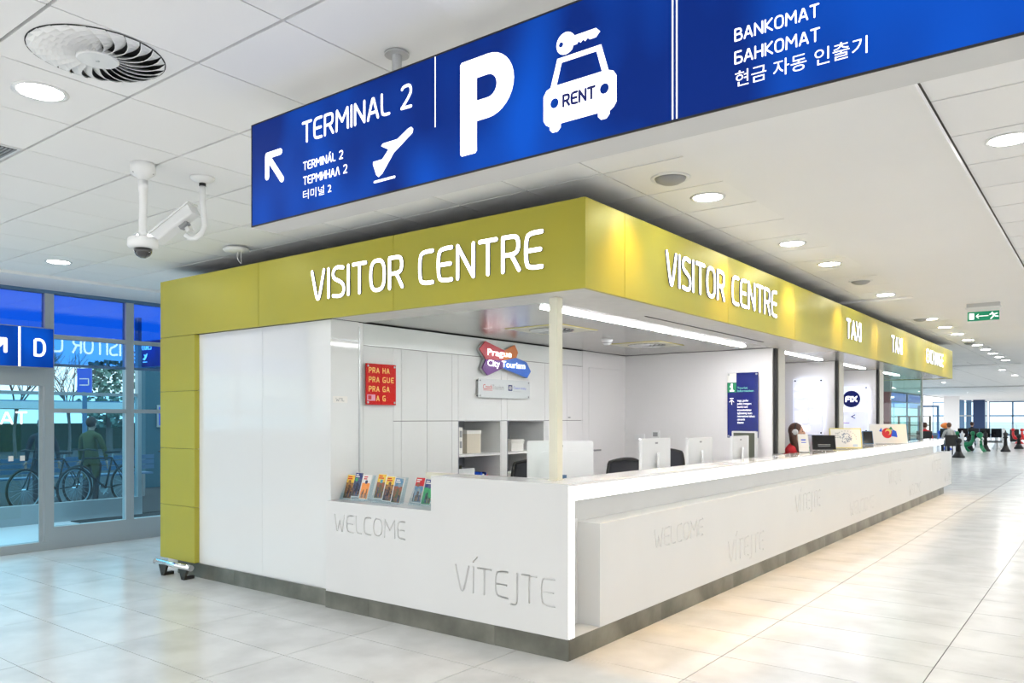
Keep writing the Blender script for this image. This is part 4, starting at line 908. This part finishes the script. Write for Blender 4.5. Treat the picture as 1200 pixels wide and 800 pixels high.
t, Tm = easel('upright_tablet', 'narrow dark tablet standing between the two counter pictures', 'tablet', -.33, 9.2, .9, .19, .22, 'blueframe', 'screen', .15)
t, Tm = easel('coloured_picture', 'white picture with red, yellow and blue motif at the counter', 'picture', -.14, 9.75, .62, .60, .33, 'plast', 'paper', .2)
T1 = Tm @ frame((-.02, -.0076, .18), (1, 0, 0))
for pts, mm in ((disc(0, 0, .085, 20), 'cred'), (disc(.02, .02, .05, 14), 'yellowf'), (disc(.005, .005, .035, 12), 'cred'), ([(.06, -.05), (.16, -.07), (.15, .03), (.09, .06)], 'cblue'), ([(-.13, .03), (-.08, .02), (-.09, .09)], 'cblue'), ([(.03, .07), (.10, .05), (.07, .11)], 'cgreen')):
    T1 = T1 @ Matrix.Translation((0, 0, .0004)); flat(pts, T1, .0004, mm, t, 'coloured_shape')
t = thing('desk_organizer', 'low dark box right of the coloured picture', 'box', (-.28, 11.2, 1.1303)); MB().box(-.1, .1, -.2, .2, 0, .1).obj('body', 'black', t); MB().box(-.09, .09, -.19, .19, .1, .125).obj('lid', 'olivescreen', t)

# ------------------------------------------------------------------ people
def skinned(name, verts, edges, radii, m, parent, root=0, lv=2):
    me = bpy.data.meshes.new(name); me.from_pydata(verts, edges, []); o = bpy.data.objects.new(name, me); C.objects.link(o); o.parent = parent
    me.materials.append(M[m]); s_ = o.modifiers.new('skin', 'SKIN'); s_.use_smooth_shade = True
    for i, r in enumerate(radii): me.skin_vertices[0].data[i].radius = (r, r) if not isinstance(r, tuple) else r
    for d_ in me.skin_vertices[0].data: d_.use_root = False
    me.skin_vertices[0].data[root].use_root = True
    b_ = o.modifiers.new('sub', 'SUBSURF'); b_.levels = b_.render_levels = lv; return o
def person(loc, rz, label, seated=True, seat=.46, top='redcloth', legs='darkcloth', hair='hair', longhair=False, scale=1, arm=None, lean=0, z0=0, group=None):
    """faces local +y"""
    t = thing('person', label, 'person', (loc[0], loc[1], z0), rz, group); k = scale
    if seated: hip = seat+.09; hy = 0
    else: hip = .90; hy = 0
    V = lambda *a: Vector(a)*k
    sh = hip+.46; ly = lean
    if seated:
        kn = [V(s_*.12, .42, hip-.02) for s_ in (-1, 1)]; an = [V(s_*.12, .40, .09) for s_ in (-1, 1)]; to = [V(s_*.13, .56, .04) for s_ in (-1, 1)]
    else:
        kn = [V(s_*.10, .02, .50) for s_ in (-1, 1)]; an = [V(s_*.11, -.02, .09) for s_ in (-1, 1)]; to = [V(s_*.12, .14, .04) for s_ in (-1, 1)]
    el = [V(s_*.25, .06+ly, sh-.28) for s_ in (-1, 1)]; wr = [V(s_*.17, .28+ly, hip+.14) if seated else V(s_*.27, .08, hip-.02) for s_ in (-1, 1)]
    if arm: el[1] = V(*arm[0]); wr[1] = V(*arm[1])
    vs = [V(0, hy, hip), V(0, ly*.4, hip+.16), V(0, ly*.8, hip+.34), V(0, ly, sh), V(0, ly+.01, sh+.07), V(0, ly+.02, sh+.12)]; r = [.13, .125, .14, .10, .055, .05]
    ed = [(0, 1), (1, 2), (2, 3), (3, 4), (4, 5)]
    for i in (0, 1):
        s_ = (-1, 1)[i]; b_ = len(vs); vs += [V(s_*.17, ly, sh-.01), el[i], wr[i]]; r += [.062, .047, .034]; ed += [(3, b_), (b_, b_+1), (b_+1, b_+2)]
        c_ = len(vs); vs += [V(s_*.10, hy+.02, hip-.02), kn[i], an[i]]; r += [.095, .06, .045]; ed += [(0, c_), (c_, c_+1), (c_+1, c_+2)]
    skinned('clothed_body', vs, ed, [x*k for x in r], top, t)
    for i in (0, 1):
        skinned('trouser_leg', [V((-1, 1)[i]*.10, hy+.06, hip-.02), kn[i], an[i]], [(0, 1), (1, 2)], [.102*k, .068*k, .055*k], legs, t, lv=1)
        skinned('shoe', [an[i]+V(0, -.03, -.04), to[i]], [(0, 1)], [.045*k, .038*k], 'black', t, lv=1)
        # hand: palm and five fingers
        w_ = wr[i]; d_ = (w_-el[i]).normalized(); sd = d_.cross(Vector((0, 0, 1))).normalized(); p = w_+d_*.04*k
        hv = [w_, p, p+d_*.045*k]; he = [(0, 1), (1, 2)]; hr = [.024*k, .026*k, .022*k]
        hand = skinned('hand', hv, he, hr, 'skin', t, lv=1)
        for q, ln in ((-.021, .055), (-.007, .07), (.007, .068), (.021, .052)):
            a0 = p+d_*.04*k+sd*q*k; skinned('finger', [a0, a0+d_*ln*.5*k, a0+d_*ln*k+Vector((0, 0, -.018*k))], [(0, 1), (1, 2)], [.0085*k, .008*k, .007*k], 'skin', hand, lv=1)
        a0 = p-sd*.02*(1, -1)[i]*k; skinned('finger', [a0, a0-sd*.03*(1, -1)[i]*k+d_*.02*k, a0-sd*.035*(1, -1)[i]*k+d_*.05*k], [(0, 1), (1, 2)], [.010*k, .009*k, .008*k], 'skin', hand, lv=1)
    hz = sh+.235; hc = V(0, ly+.035, hz)
    b = MB(); b.smooth = True; b.sphere(hc, (.076*k, .095*k, .115*k), 20, 14); b.sphere(hc+V(0, .035, -.06), (.052*k, .055*k, .055*k), 14, 9)
    b.sphere(hc+V(0, .098, -.015), (.013*k, .02*k, .025*k), 8, 6)
    for s_ in (-1, 1): b.sphere(hc+V(s_*.078, -.005, -.01), (.012*k, .02*k, .032*k), 8, 6)
    b.cyl(V(0, ly+.01, sh+.05), hc+V(0, 0, -.06), .05*k)
    hd = b.obj('head', 'skin', t)
    for s_ in (-1, 1): MB().sphere(hc+V(s_*.032, .088, .01), (.012*k, .007*k, .007*k), 8, 6).obj('eye', 'black', hd)
    MB().sphere(hc+V(0, .088, -.062), (.022*k, .008*k, .007*k), 8, 6).obj('mouth', 'plum', hd)
    b = MB(); b.smooth = True; b.sphere(hc+V(0, -.018, .022), (.089*k, .100*k, .112*k), 20, 14)
    if longhair:
        for s_ in (-1, 0, 1): b.tube([hc+V(s_*.06, -.05, .03), hc+V(s_*.085, -.05+.02*abs(s_), -.10), hc+V(s_*.10, -.03+.05*abs(s_), -.24), hc+V(s_*.09, -.03+.07*abs(s_), -.36)], [.05*k, .05*k, .045*k, .02*k], 10)
    b.obj('hair', hair, hd); return t, hc, sh
t, hc, sh = person((-.93, 7.02, 0), -1.5, 'person with long brown hair and white headset at the booth counter, reaching forward', seat=.56, top='redcloth', longhair=True, arm=((.26, .34, .78), (.20, .58, .84)), lean=.12, z0=.012)
t['label'] = 'person with long brown hair and white headset sitting in the second booth'
h = bpy.data.objects.new('headset', None); C.objects.link(h); h.parent = t
b = MB(); b.smooth = True; b.tube([hc+Vector((.098*math.cos(a_), 0, .118*math.sin(a_)+.01)) for a_ in [k*PI/12 for k in range(13)]], .008, 8); b.obj('headband', 'black', h)
for s_ in (-1, 1): MB().cyl(hc+Vector((s_*.085, 0, 0)), hc+Vector((s_*.115, 0, 0)), .042, .036, 16).obj('ear_cup', 'plast', h)
MB().tube([hc+Vector((.10, .02, -.03)), hc+Vector((.09, .09, -.08)), hc+Vector((.03, .13, -.075))], .004, 6).obj('microphone_arm', 'black', h)

# ------------------------------------------------------------------ window wall on the left (plane x = -7.2)
def win(n, y0, y1, door=False, fm='greyframe', fine=True):
    w = struct(box('door_1' if door else 'window_%d' % n, fm, XL-.12, XL, y0, y1, 0, .262)) if not door else struct(box('door_1', fm, XL-.12, XL, y0, y1, 0, .10))
    wl = w.location
    def b(name, m, a, c_, z0, z1, x0=XL-.09, x1=XL): return box(name, m, x0-wl.x, x1-wl.x, a-wl.y, c_-wl.y, z0-wl.z, z1-wl.z, w)
    z0 = .262
    if door:
        b('window_frame', fm, y0+.051, y1-.051, 1.93, 2.139); z0 = .10
        b('pane', 'tinted', y0+.05, y1-.06, .10, 1.93, XL-.05, XL-.042); b('door_edge_profile', 'greyframe', y1-.10, y1-.06, .1, 1.93, XL-.055, XL-.035)
        for z in (1.17, 1.17): pass
        for yy_ in (y1-.42, y1-.30): b('door_sticker', 'paper', yy_, yy_+.05, 1.06, 1.12, XL-.041, XL-.039)
    else:
        b('window_frame', fm, y0+.051, y1-.051, 1.615, 1.665)
        b('pane', 'tinted', y0+.05, y1-.05, .262, 1.615, XL-.05, XL-.042); b('pane', 'tinted', y0+.05, y1-.05, 1.665, 2.19, XL-.05, XL-.042)
    b('window_frame', 'blueframe', y0+.051, y1-.051, 2.17 if not door else 2.14, 2.20, XL-.08, XL-.02); b('window_frame', fm, y0+.051, y1-.051, 2.495, 2.545)
    b('pane', 'film2', y0+.05, y1-.05, 2.20, 2.495, XL-.05, XL-.042); b('pane', 'bluefilm', y0+.05, y1-.05, 2.545, 3.03, XL-.05, XL-.042)
    b('window_frame', 'blueframe', y0+.0005, y1-.0005, 3.021, 3.062, XL-.09, XL-.002)
    for a in ((y0, y0+.05), (y1-.05, y1)): b('window_frame', fm, a[0]+.0005, a[1]-.0005, z0+.001, 3.02, XL-.10, XL-.001)
    return w
win(1, -1.45, -.155, True); win(1, -.155, .80); win(2, .80, 3.4); win(3, -3.6, -1.45)
for k in range(10): 
    y0 = 3.4+5.06*k; w = win(4+k, y0, y0+5.06, fm='greyframe' if k < 5 else 'blueframe')
# letters reflected in the sliding door, imitated by white print on its glass
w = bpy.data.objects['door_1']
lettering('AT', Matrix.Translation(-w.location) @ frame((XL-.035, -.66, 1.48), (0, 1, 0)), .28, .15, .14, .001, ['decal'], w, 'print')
# gate D sign over the door
t = thing('gate_sign', 'square blue lit sign with letter D above the glass door', 'sign', (-7.02, -1.3, 2.125))
MB().box(-.06, .04, 0, 1.10, 0, .465).obj('sign_case', 'greyplast', t); MB().box(.04, .044, .005, 1.095, .01, .455).obj('lit_face', 'blue', t)
T0 = frame((.0445, 0, 0), (0, 1, 0)); glyph_mb(polys([[(0.90, .145), (.90, .32)]+sm([(.90, .32), (.965, .325), (1.0, .28), (1.0, .185), (.965, .14), (.90, .145)], 3)], .03), .001, T0, side=0).obj('letter', 'decal', t)
flat([(.728, .01), (.752, .01), (.752, .455), (.728, .455)], T0, .001, 'decal', t, 'divider_line')
glyph_mb(polys([[(.44, .30), (.60, .30), (.60, .17)], [(.58, .28), (.42, .10)]], .04), .001, T0, side=0).obj('arrow_symbol', 'decal', t)
# lettering that faces the windows on the hidden kiosk side (seen mirrored in the glass)
lettering('VISITOR CENTRE', rel(frame((KX0, 1.98, 2.515), (0, -1, 0)), KC), 1.95, .262, .115, .010, LM, KC)

# ------------------------------------------------------------------ beyond the window wall: vestibule, bicycles, outdoors
struct(box('floor_vestibule', mat('pale_vestibule_floor', (.86, .88, .89), .3, noise=(1.5, (.78, .81, .83), .3, .7)), -9.8, XL-.13, -6, 8, -.2, -.004))
cu = struct(box('trim_1', 'greyframe', -9.92, -9.8, -6, 2.3, -.004, .28)); 
for y in (-4, -2.2, -.6, .85, 2.24):
    o = struct(box('trim_2', 'greyframe', -9.92, -9.82, y, y+.06, .281, 3.19)); 
struct(box('trim_3', 'greyframe', -9.90, -9.84, -6, 2.3, 1.9, 1.95))
t = tag(box('vestibule_glazing', 'tinted', -9.875, -9.868, -6, 2.24, .285, 1.9), 'clear inner glazing behind the windows at the left', 'glass screen')
t = tag(box('entrance_mat', 'mat_', -9.7, -7.6, 1.15, 4.2, -.004, .008), 'dark entrance mat on the floor beyond the left glazing', 'mat')
def bicycle(x, y, rz, label, z=.1085):
    t = thing('bicycle', label, 'bicycle', (x, y, z), rz, 'bicycles beyond the left glazing'); R = .335
    for wx in (-.52, .52):
        b = MB(); b.smooth = True; w = b.torus((wx, 0, R), R-.02, .020, (0, 1, 0), 40, 8).obj('tyre', 'black', t)
        MB().torus((wx, 0, R), R-.045, .009, (0, 1, 0), 36, 6).obj('rim', 'alu', w)
        s_ = MB()
        for k in range(18): a = 2*PI*k/18; s_.cyl((wx, .0, R), (wx+(R-.05)*math.cos(a), 0, R+(R-.05)*math.sin(a)), .0015, n=4)
        s_.obj('spokes', 'alu', w); MB().cyl((wx, -.04, R), (wx, .04, R), .018, n=10).obj('hub', 'chrome', w)
    f = MB(); f.smooth = True
    BB, ST, HT, HB = (-.08, 0, .29), (-.22, 0, .78), (.36, 0, .80), (.40, 0, .66)
    for a, b_ in ((BB, ST), (ST, HT), (BB, HB), (HT, HB)): f.cyl(a, b_, .016, n=10)
    for s_ in (-.05, .05): f.cyl((-.52, s_, R), BB, .009, n=8); f.cyl((-.52, s_, R), ST, .008, n=8); f.cyl(HB, (.52, s_, R), .011, n=8)
    f.obj('bicycle_frame', 'black', t)
    MB().tube([(.34, -.27, .93), (.39, -.12, .95), (.38, 0, .93), (.39, .12, .95), (.34, .27, .93)], .012, 8).obj('handlebar', 'black', t); MB().cyl(HT, (.345, 0, .94), .013).obj('stem', 'black', t)
    MB().rbox(-.36, -.10, -.06, .06, .86, .90, .04).obj('saddle', 'black', t); MB().cyl(ST, (-.235, 0, .87), .013).obj('seat_post', 'alu', t)
    MB().cyl((-.08, -.03, .29), (-.08, -.04, .29), .085, n=20).obj('chainring', 'alu', t)
    for s_ in (-1, 1): MB().cyl((-.08, s_*.05, .29), (-.08+s_*.1, s_*.06, .19), .008, n=8).obj('crank', 'alu', t)
    MB().box(.42, .62, -.1, .1, -.10, .02).obj('display_stand', 'black', t); MB().box(.46, .58, -.06, .06, .02, .05).obj('orange_wedge', 'orange', t); MB().box(-.62, -.42, -.1, .1, -.10, .02).obj('display_stand', 'black', t)
    return t
bicycle(-8.95, 2.55, PI*.72+PI, 'bicycle nearest the green column, wheel on a black stand')
bicycle(-10.55, 2.0, PI*.60+PI, 'bicycle left of the mullion beyond the inner glazing', .104)
bicycle(-10.8, 1.35, PI*.62+PI, 'dark bicycle leftmost of the three beyond the glazing', .104)
struct(box('floor_outdoor', 'asphalt', -90, -9.93, -60, 90, -.3, -.004)); struct(box('floor_far_field', 'field', -200, 250, 92, 400, -.4, -.05)); struct(box('floor_apron', 'asphalt', -60, 60, 80.3, 92, -.4, -.06))
person((-11.6, 2.30, 0), YAW-.1, 'person in an olive jacket added outside for a reflection in the glass', False, top='olivecloth', scale=.92, z0=-.004)  # figure added to imitate a silhouette reflected in the glass
person((-12.2, 1.75, 0), YAW+.5, 'person in a dark jacket added outside for a reflection beside the olive jacket', False, top='darkcloth', scale=.91, z0=-.004)  # second added figure, likewise for a reflected silhouette
t = thing('reflected_bench', 'low blue slatted bench added for reflected seats, behind the bicycles', 'bench', (-12.8, 2.4, -.004), PI/2-.1)  # bench added outside to imitate seating mirrored by the windows
for k in range(4): MB().box(-1.6, 1.6, .10*k, .10*k+.08, .44, .47).obj('slat', 'blueframe', t)
for k in range(3): MB().box(-1.6, 1.6, -.04, -.02, .55+.1*k, .63+.1*k).obj('slat', 'blueframe', t)
for x in (-1.4, 0, 1.4): MB().box(x-.03, x+.03, -.03, .37, 0, .44).obj('leg', 'greyplast', t)
t = thing('departures_sign', 'blue Departures sign hanging beyond the glazing, partly behind the green column', 'sign', (-12.22, 3.25, 2.50), .02)
MB().box(0, 2.6, 0, .15, 0, .49).obj('sign_case', 'plast', t); MB().box(.005, 2.595, -.004, 0, .006, .484).obj('lit_face', 'blue', t)
T0 = frame((0, -.0045, 0), (1, 0, 0)); lettering('DEPARTURES', T0 @ Matrix.Translation((.27, .32, 0)), .62, .12, .15, .001, ['letter'], t, 'print', per_letter=False)
glyph_mb(polys([[(.13, .10), (.13, .36)], [(.07, .28), (.13, .37), (.19, .28)]], .03), .001, T0, side=0).obj('arrow_symbol', 'letter', t)
for k, (wd, yy_) in enumerate(((.20, .235), (.16, .165), (.12, .095))): flat([(.28, yy_), (.28+wd, yy_), (.28+wd, yy_+.04), (.28, yy_+.04)], T0, .001, 'letter', t, 'small_print_line')
flat([(.58, .15), (.66, .19), (.62, .24), (.68, .23), (.76, .26), (.72, .18), (.66, .13)], T0, .001, 'letter', t, 'aeroplane_symbol'); flat([(.59, .09), (.74, .09), (.74, .105), (.59, .105)], T0, .001, 'letter', t, 'aeroplane_symbol')
for x in (.25, 2.3): MB().cyl((x, .075, -2.49), (x, .075, 0), .03).obj('sign_post', 'alu', t)
struct(box('wall_vestibule', 'tealwall', -14.6, -14.4, 4.75, 9, 0, 2.75))
t = thing('notice_board', 'small blue notice on the teal wall beyond the glazing', 'notice', (-14.39, 5.0, 1.35)); MB().box(0, .03, 0, .8, 0, .5).obj('frame', 'greyframe', t); MB().box(.03, .032, .04, .76, .04, .46).obj('sheet', 'cblue', t)
# street furniture and trees
t = thing('bus_shelter', 'long pale flat roof of a shelter across the road outside', 'shelter', (-26, 0, 0))
MB().box(-1.2, 1.2, -12, 14, 1.86, 2.10).obj('roof', 'plast', t); MB().box(-1.25, -.9, -12, 14, 2.10, 2.18).obj('roof_edge', 'blueframe', t)
for y in (-11, -5, 4, 13): MB().cyl((0, y, 0), (0, y, 1.86), .08).obj('post', 'alu', t)
t = thing('blue_signpost', 'tall blue sign panel on a dark pole outside the window', 'signpost', (-23.3, 7.4, -.004), YAW)
MB().cyl((0, 0, 0), (0, 0, 2.4), .07).obj('pole', 'blueframe', t); MB().box(-.22, .22, -.04, .04, 2.35, 3.15).obj('panel', 'cblue', t); MB().box(-.14, .16, -.045, -.04, 2.80, 2.83).obj('print', 'paper', t); MB().box(-.14, .16, -.045, -.04, 2.60, 2.63).obj('print', 'paper', t); MB().box(.13, .16, -.045, -.04, 2.60, 2.83).obj('print', 'paper', t)
def bare_tree(x, y, h, label):
    t = thing('bare_tree', label, 'tree', (x, y, 0)); rr = random.Random(int(abs(x*7+y))); b = MB(); tr = MB()
    def br(p, d, l, r, lv, mb):
        q = p+d*l; mb.tube([p, (p+q)/2+Vector([rr.uniform(-.04, .04)*l for _ in range(3)]), q], [r, r*.8, r*.6], 5)
        if lv == 0: return
        for _ in range(4 if lv > 1 else 3):
            nd = (d+Vector((rr.uniform(-.8, .8), rr.uniform(-.8, .8), rr.uniform(-.15, .6)))).normalized(); br(q if rr.random() < .6 else p+d*l*.7, nd, l*.68, r*.55, lv-1, b)
    br(Vector((0, 0, 0)), Vector((0, 0, 1)), h*.40, .07, 4, tr); tr.obj('trunk', 'bark', t); o = b.obj('branches', 'bark', t); o['kind'] = 'stuff'; return t
bare_tree(-30.6, 8.1, 4.6, 'bare winter tree seen through the glass above the door')
bare_tree(-31.2, 10.3, 4.3, 'bare winter tree seen between door and blue signpost')
def leafy(x, y, h, label, m='leaf'):
    t = thing('evergreen_tree', label, 'tree', (x, y, 0)); MB().cyl((0, 0, 0), (0, 0, h*.5), .15).obj('trunk', 'bark', t); rr = random.Random(4); b = MB()
    for _ in range(900):
        a, u, w_ = rr.uniform(0, 2*PI), rr.random()**.5, rr.uniform(-1, 1); R = h*.33*math.sqrt(max(0, 1-w_*w_*.8))*u; c_ = Vector((R*math.cos(a), R*math.sin(a), h*.62+w_*h*.36)); s_ = h*.028
        n_ = Vector((rr.uniform(-1, 1), rr.uniform(-1, 1), rr.uniform(-1, 1))).normalized(); u_ = n_.orthogonal().normalized(); v_ = n_.cross(u_)
        b.add([c_+u_*s_, c_+v_*s_, c_-u_*s_, c_-v_*s_], [(0, 1, 2, 3)])
    o = b.obj('foliage', m, t); o['kind'] = 'stuff'; return t
leafy(-36, 14.2, 4.4, 'green evergreen tree outside, right of the blue signpost')
t = thing('backdrop', 'added dark hedge along the far side of the road', 'backdrop', (-39, 5, 0)); MB().rbox(-1, 1, -22, 24, 0, 1.3, .5).obj('foliage', 'backdrop', t)  # dark block added to imitate the dim, reflecting lower part of the glass

# ------------------------------------------------------------------ far end of the hall
def far_win(n, x0, x1, y, m='blueframe'):
    w = struct(box('window_%d' % n, m, x0, x1, y, y+.1, 0, .12)); wl = w.location
    def b(nm, mm, a, c_, z0, z1, d0=0, d1=.1): box(nm, mm, a-wl.x, c_-wl.x, y+d0-wl.y, y+d1-wl.y, z0-wl.z, z1-wl.z, w)
    b('pane', 'far', x0+.05, x1-.05, .12, 3.05, .04, .05)
    for a in ((x0, x0+.06), (x1-.06, x1)): b('window_frame', m, a[0], a[1], .12, 3.05)
    b('window_frame', m, x0, x1, 1.72, 1.84); b('window_frame', m, x0, x1, 2.98, 3.06)
M['far'] = glass('very_pale_blue_glass', (.85, .95, 1), .5)
for k in range(9): far_win(20+k, -6.0+1.8*k+.0, -6.0+1.8*(k+1), 78)
for k in range(3): far_win(30+k, -10.4+1.45*k, -10.4+1.45*(k+1), 77)
struct(box('wall_far_white', 'white', -6.62, -5.68, 58, 58.3, 0, 3.09)); 
t = thing('blue_column', 'tall dark blue clad column in front of the far windows', 'column', (-5.95, 71, 0)); MB().box(-.42, .42, -.3, .3, 0, 3.08).obj('shaft', 'bluedark', t); MB().box(-.46, .46, -.34, .34, 0, .2).obj('base', 'black', t)
for i, (px_, w_) in enumerate(((-6.55, .30), (-6.15, .34))):
    t = thing('blue_window_pier', ['slim blue pier beside the far white wall', 'second slim blue pier right of the far white wall'][i], 'column', (px_, 66+i*.6, 0), 0, 'blue piers in front of the far windows'); MB().box(-w_/2, w_/2, -.15, .15, 0, 2.98).obj('shaft', 'blueframe', t); MB().box(-w_/2-.03, w_/2+.03, -.18, .18, 1.7, 1.8).obj('cross_band', 'greyframe', t)
t = thing('red_banner_column', 'dark red column seen through the exchange booth glass', 'column', (-4.45, 30, 0)); MB().box(-.16, .16, -.16, .16, 0, 2.62).obj('shaft', 'plum', t); MB().box(-.19, .19, -.19, .19, 2.62, 3.05).obj('capital', 'greyplast', t)
t = thing('black_display_rack', 'dark shelf rack seen through the exchange booth glass', 'rack', (-3.75, 31.8, 0))
for z in (.35, .8, 1.25, 1.62): MB().box(-.6, .6, -.15, .15, z, z+.03).obj('shelf', 'seam', t)
for x in (-.6, -.2, .2, .57): MB().box(x, x+.03, -.15, .15, 0, 1.65).obj('upright', 'seam', t)
t = thing('security_gate_frame', 'dark portal frame standing in the far hall', 'gate frame', (-5.75, 47, 0))
for x in (-.55, .45): MB().box(x, x+.1, -.1, .1, 0, 2.2).obj('upright', 'blueframe', t)
MB().box(-.55, .55, -.1, .1, 2.2, 2.3).obj('crossbar', 'blueframe', t)

def gate_seats(x, y, n, label):
    t = thing('gate_seat_row', label, 'seat row', (x, y, 0), 0); w = .47
    for k in range(n):
        o = MB().rbox(k*w+.015, (k+1)*w-.015, .0, .04, .62, 1.06, .03, axis='y').obj('backrest', 'screen', t); MB().rbox(k*w+.015, (k+1)*w-.015, .04, .46, .42, .47, .03).obj('seat', 'screen', t)
        MB().tube([(k*w, .1, .44), (k*w, .05, .66), (k*w, .36, .66)], .018, 6).obj('armrest', 'alu', t)
    MB().box(0, n*w, .18, .24, .36, .42).obj('beam', 'alu', t)
    for x_ in (.2, n*w-.25):
        MB().box(x_, x_+.06, .18, .24, .0, .36).obj('leg', 'alu', t); MB().box(x_, x_+.06, 0, .46, 0, .04).obj('leg_foot', 'alu', t)
    return t
gate_seats(-3.30, 40, 4, 'row of four black airport seats seen from behind in the far hall')
gate_seats(-3.85, 38.5, 1, 'single black airport seat left of the four-seat row')
t = tag(MB().sphere((0, 0, .13), (.22, .12, .14), 14, 8).obj('orange_bag', 'orange', None, (-3.60, 38.52, 1.07)), 'orange bag lying on the back of the left seats', 'bag')
person((-2.70, 33.4, 0), .5, 'person in a light grey jacket sitting near the giant chess pieces', top='greycloth', hair='hairlt', z0=.0, seat=.46)
t = thing('low_chair', 'black chair under the person in the light grey jacket', 'chair', (-2.70, 33.4, 0), .5); MB().rbox(-.24, .24, -.2, .26, .38, .44, .04).obj('seat', 'black', t); MB().box(-.24, .24, -.26, -.2, .44, .85).obj('backrest', 'black', t)
for a, b_ in ((-.2, -.18), (.2, -.18), (-.2, .2), (.2, .2)): MB().cyl((a, b_, 0), (a, b_, .38), .02).obj('leg', 'black', t)
person((-3.05, 30.0, 0), .2, 'person in a red and black coat sitting beyond the counter end', top='redcloth', z0=.0, seat=.48)
t = thing('low_chair', 'black chair under the person in the red coat', 'chair', (-3.05, 30.0, 0), .2); MB().rbox(-.24, .24, -.2, .26, .40, .46, .04).obj('seat', 'black', t); MB().box(-.30, .24, -.26, -.2, .46, 1.05).obj('backrest', 'black', t)
for a, b_ in ((-.2, -.18), (.2, -.18), (-.2, .2), (.2, .2)): MB().cyl((a, b_, 0), (a, b_, .40), .02).obj('leg', 'black', t)
person((-3.0, 42.6, 0), 0, 'distant person whose dark hair shows above the four-seat row', top='darkcloth')
t = thing('low_chair', 'chair behind the four-seat row, hidden under the dark-haired person', 'chair', (-3.0, 42.6, 0), 0); MB().rbox(-.24, .24, -.2, .26, .38, .44, .04).obj('seat', 'black', t)
for a, b_ in ((-.2, -.18), (.2, -.18), (-.2, .2), (.2, .2)): MB().cyl((a, b_, 0), (a, b_, .38), .02).obj('leg', 'black', t)
# giant chess set
prof = {'pawn': [(.19, 0), (.19, .06), (.15, .10), (.09, .22), (.06, .40), (.10, .44), (.05, .47), (.10, .55), (.10, .62), (.04, .67)],
        'queen': [(.20, 0), (.20, .07), (.15, .12), (.08, .30), (.065, .62), (.12, .66), (.07, .70), (.11, .86), (.05, .88), (.03, .94)],
        'rook': [(.19, 0), (.19, .07), (.14, .11), (.09, .25), (.09, .45), (.14, .50), (.14, .62), (.10, .62)]}
def chess(kind, x, y, m, label, s=1):
    t = thing('giant_chess_piece', label, 'chess piece', (x, y, 0), 0, 'giant chess pieces on the hall floor'); p = prof[kind]; b = MB(); b.smooth = True
    b.lathe([(r*s, z*s) for r, z in p[:4]], n=16).obj('foot', m, t); b = MB(); b.smooth = True; b.lathe([(r*s, z*s) for r, z in p[3:]], n=16).obj('body', m, t)
    if kind == 'queen': MB().sphere((0, 0, .96*s), .03*s, 8, 6).obj('finial', m, t)
    if kind == 'rook':
        for k in range(5): a = 2*PI*k/5; MB().box(.07*s, .14*s, -.035*s, .035*s, .62*s, .70*s, spin(a)).obj('battlement', m, t)
for a in (('pawn', -2.03, 31.0, 'black', 'black giant chess piece nearest, right of the counter end', 1.15), ('rook', -2.62, 38.9, 'black', 'black giant chess piece beside the white piece under the green stool'),
          ('queen', -2.62, 36.4, 'plast', 'tall white giant chess piece left of the black one'), ('pawn', -2.25, 39.6, 'plast', 'white giant pawn in front of the seat row'), ('pawn', -2.03, 36.6, 'plast', 'white giant pawn nearest in the middle group'),
          ('queen', -1.95, 38.6, 'black', 'tall black giant chess piece in the middle group'), ('queen', -1.85, 42.0, 'plast', 'tall white giant chess piece right of the middle black one'), ('pawn', -1.95, 46, 'plast', 'white giant piece furthest back by the seat row', 1.5),
          ('queen', -1.15, 38.6, 'black', 'black giant chess piece standing alone on the right'), ('pawn', -.98, 43, 'black', 'black giant piece in front of the red stools', 1.1), ('pawn', -.55, 43.4, 'black', 'black giant piece at the right picture edge', 1.1)):
    chess(*a)
def pawn_stool(x, y, m, label):
    t = thing('double_pawn_seat', label, 'play seat', (x, y, 0), .1, 'coloured play seats by the chess board')
    b = MB(); b.smooth = True; b.tube([(-.32, 0, .75), (-.32, 0, .55), (-.25, 0, .38), (0, 0, .30), (.25, 0, .38), (.32, 0, .55), (.32, 0, .75)], [.06, .07, .10, .13, .10, .07, .06], 12).obj('seat', m, t)
    for s_ in (-.32, .32): MB().sphere((s_, 0, .85), .10, 12, 8).obj('knob', m, t)
    b = MB(); b.smooth = True; b.lathe([(.24, 0), (.22, .06), (.10, .16), (.10, .28)], n=16).obj('foot', m, t)
pawn_stool(-2.72, 38.0, 'cgreen', 'green double play seat above the black chess pieces'); pawn_stool(-3.70, 39.6, 'cblue', 'blue double play seat behind the green one')
pawn_stool(-1.75, 53, 'cred', 'red double play seat beside the black suitcase'); pawn_stool(-1.15, 51.2, 'cred', 'red double play seat at the right picture edge')
chess('pawn', -2.10, 37.9, 'cgreen', 'green giant pawn right of the double green seat', 1.35)
t = thing('suitcase', 'black upright suitcase with raised handle in the far hall', 'suitcase', (-2.2, 55.5, 0)); MB().rbox(-.24, .24, -.14, .14, .05, .85, .06, axis='y').obj('shell', 'black', t)
MB().tube([(-.1, .05, .85), (-.1, .05, 1.15), (.1, .05, 1.15), (.1, .05, .85)], .012, 6).obj('handle', 'alu', t)
for s_ in (-.18, .18): MB().cyl((s_-.02, 0, .03), (s_+.02, 0, .03), .03, n=10).obj('wheel', 'black', t)
bpy.context.view_layer.update()
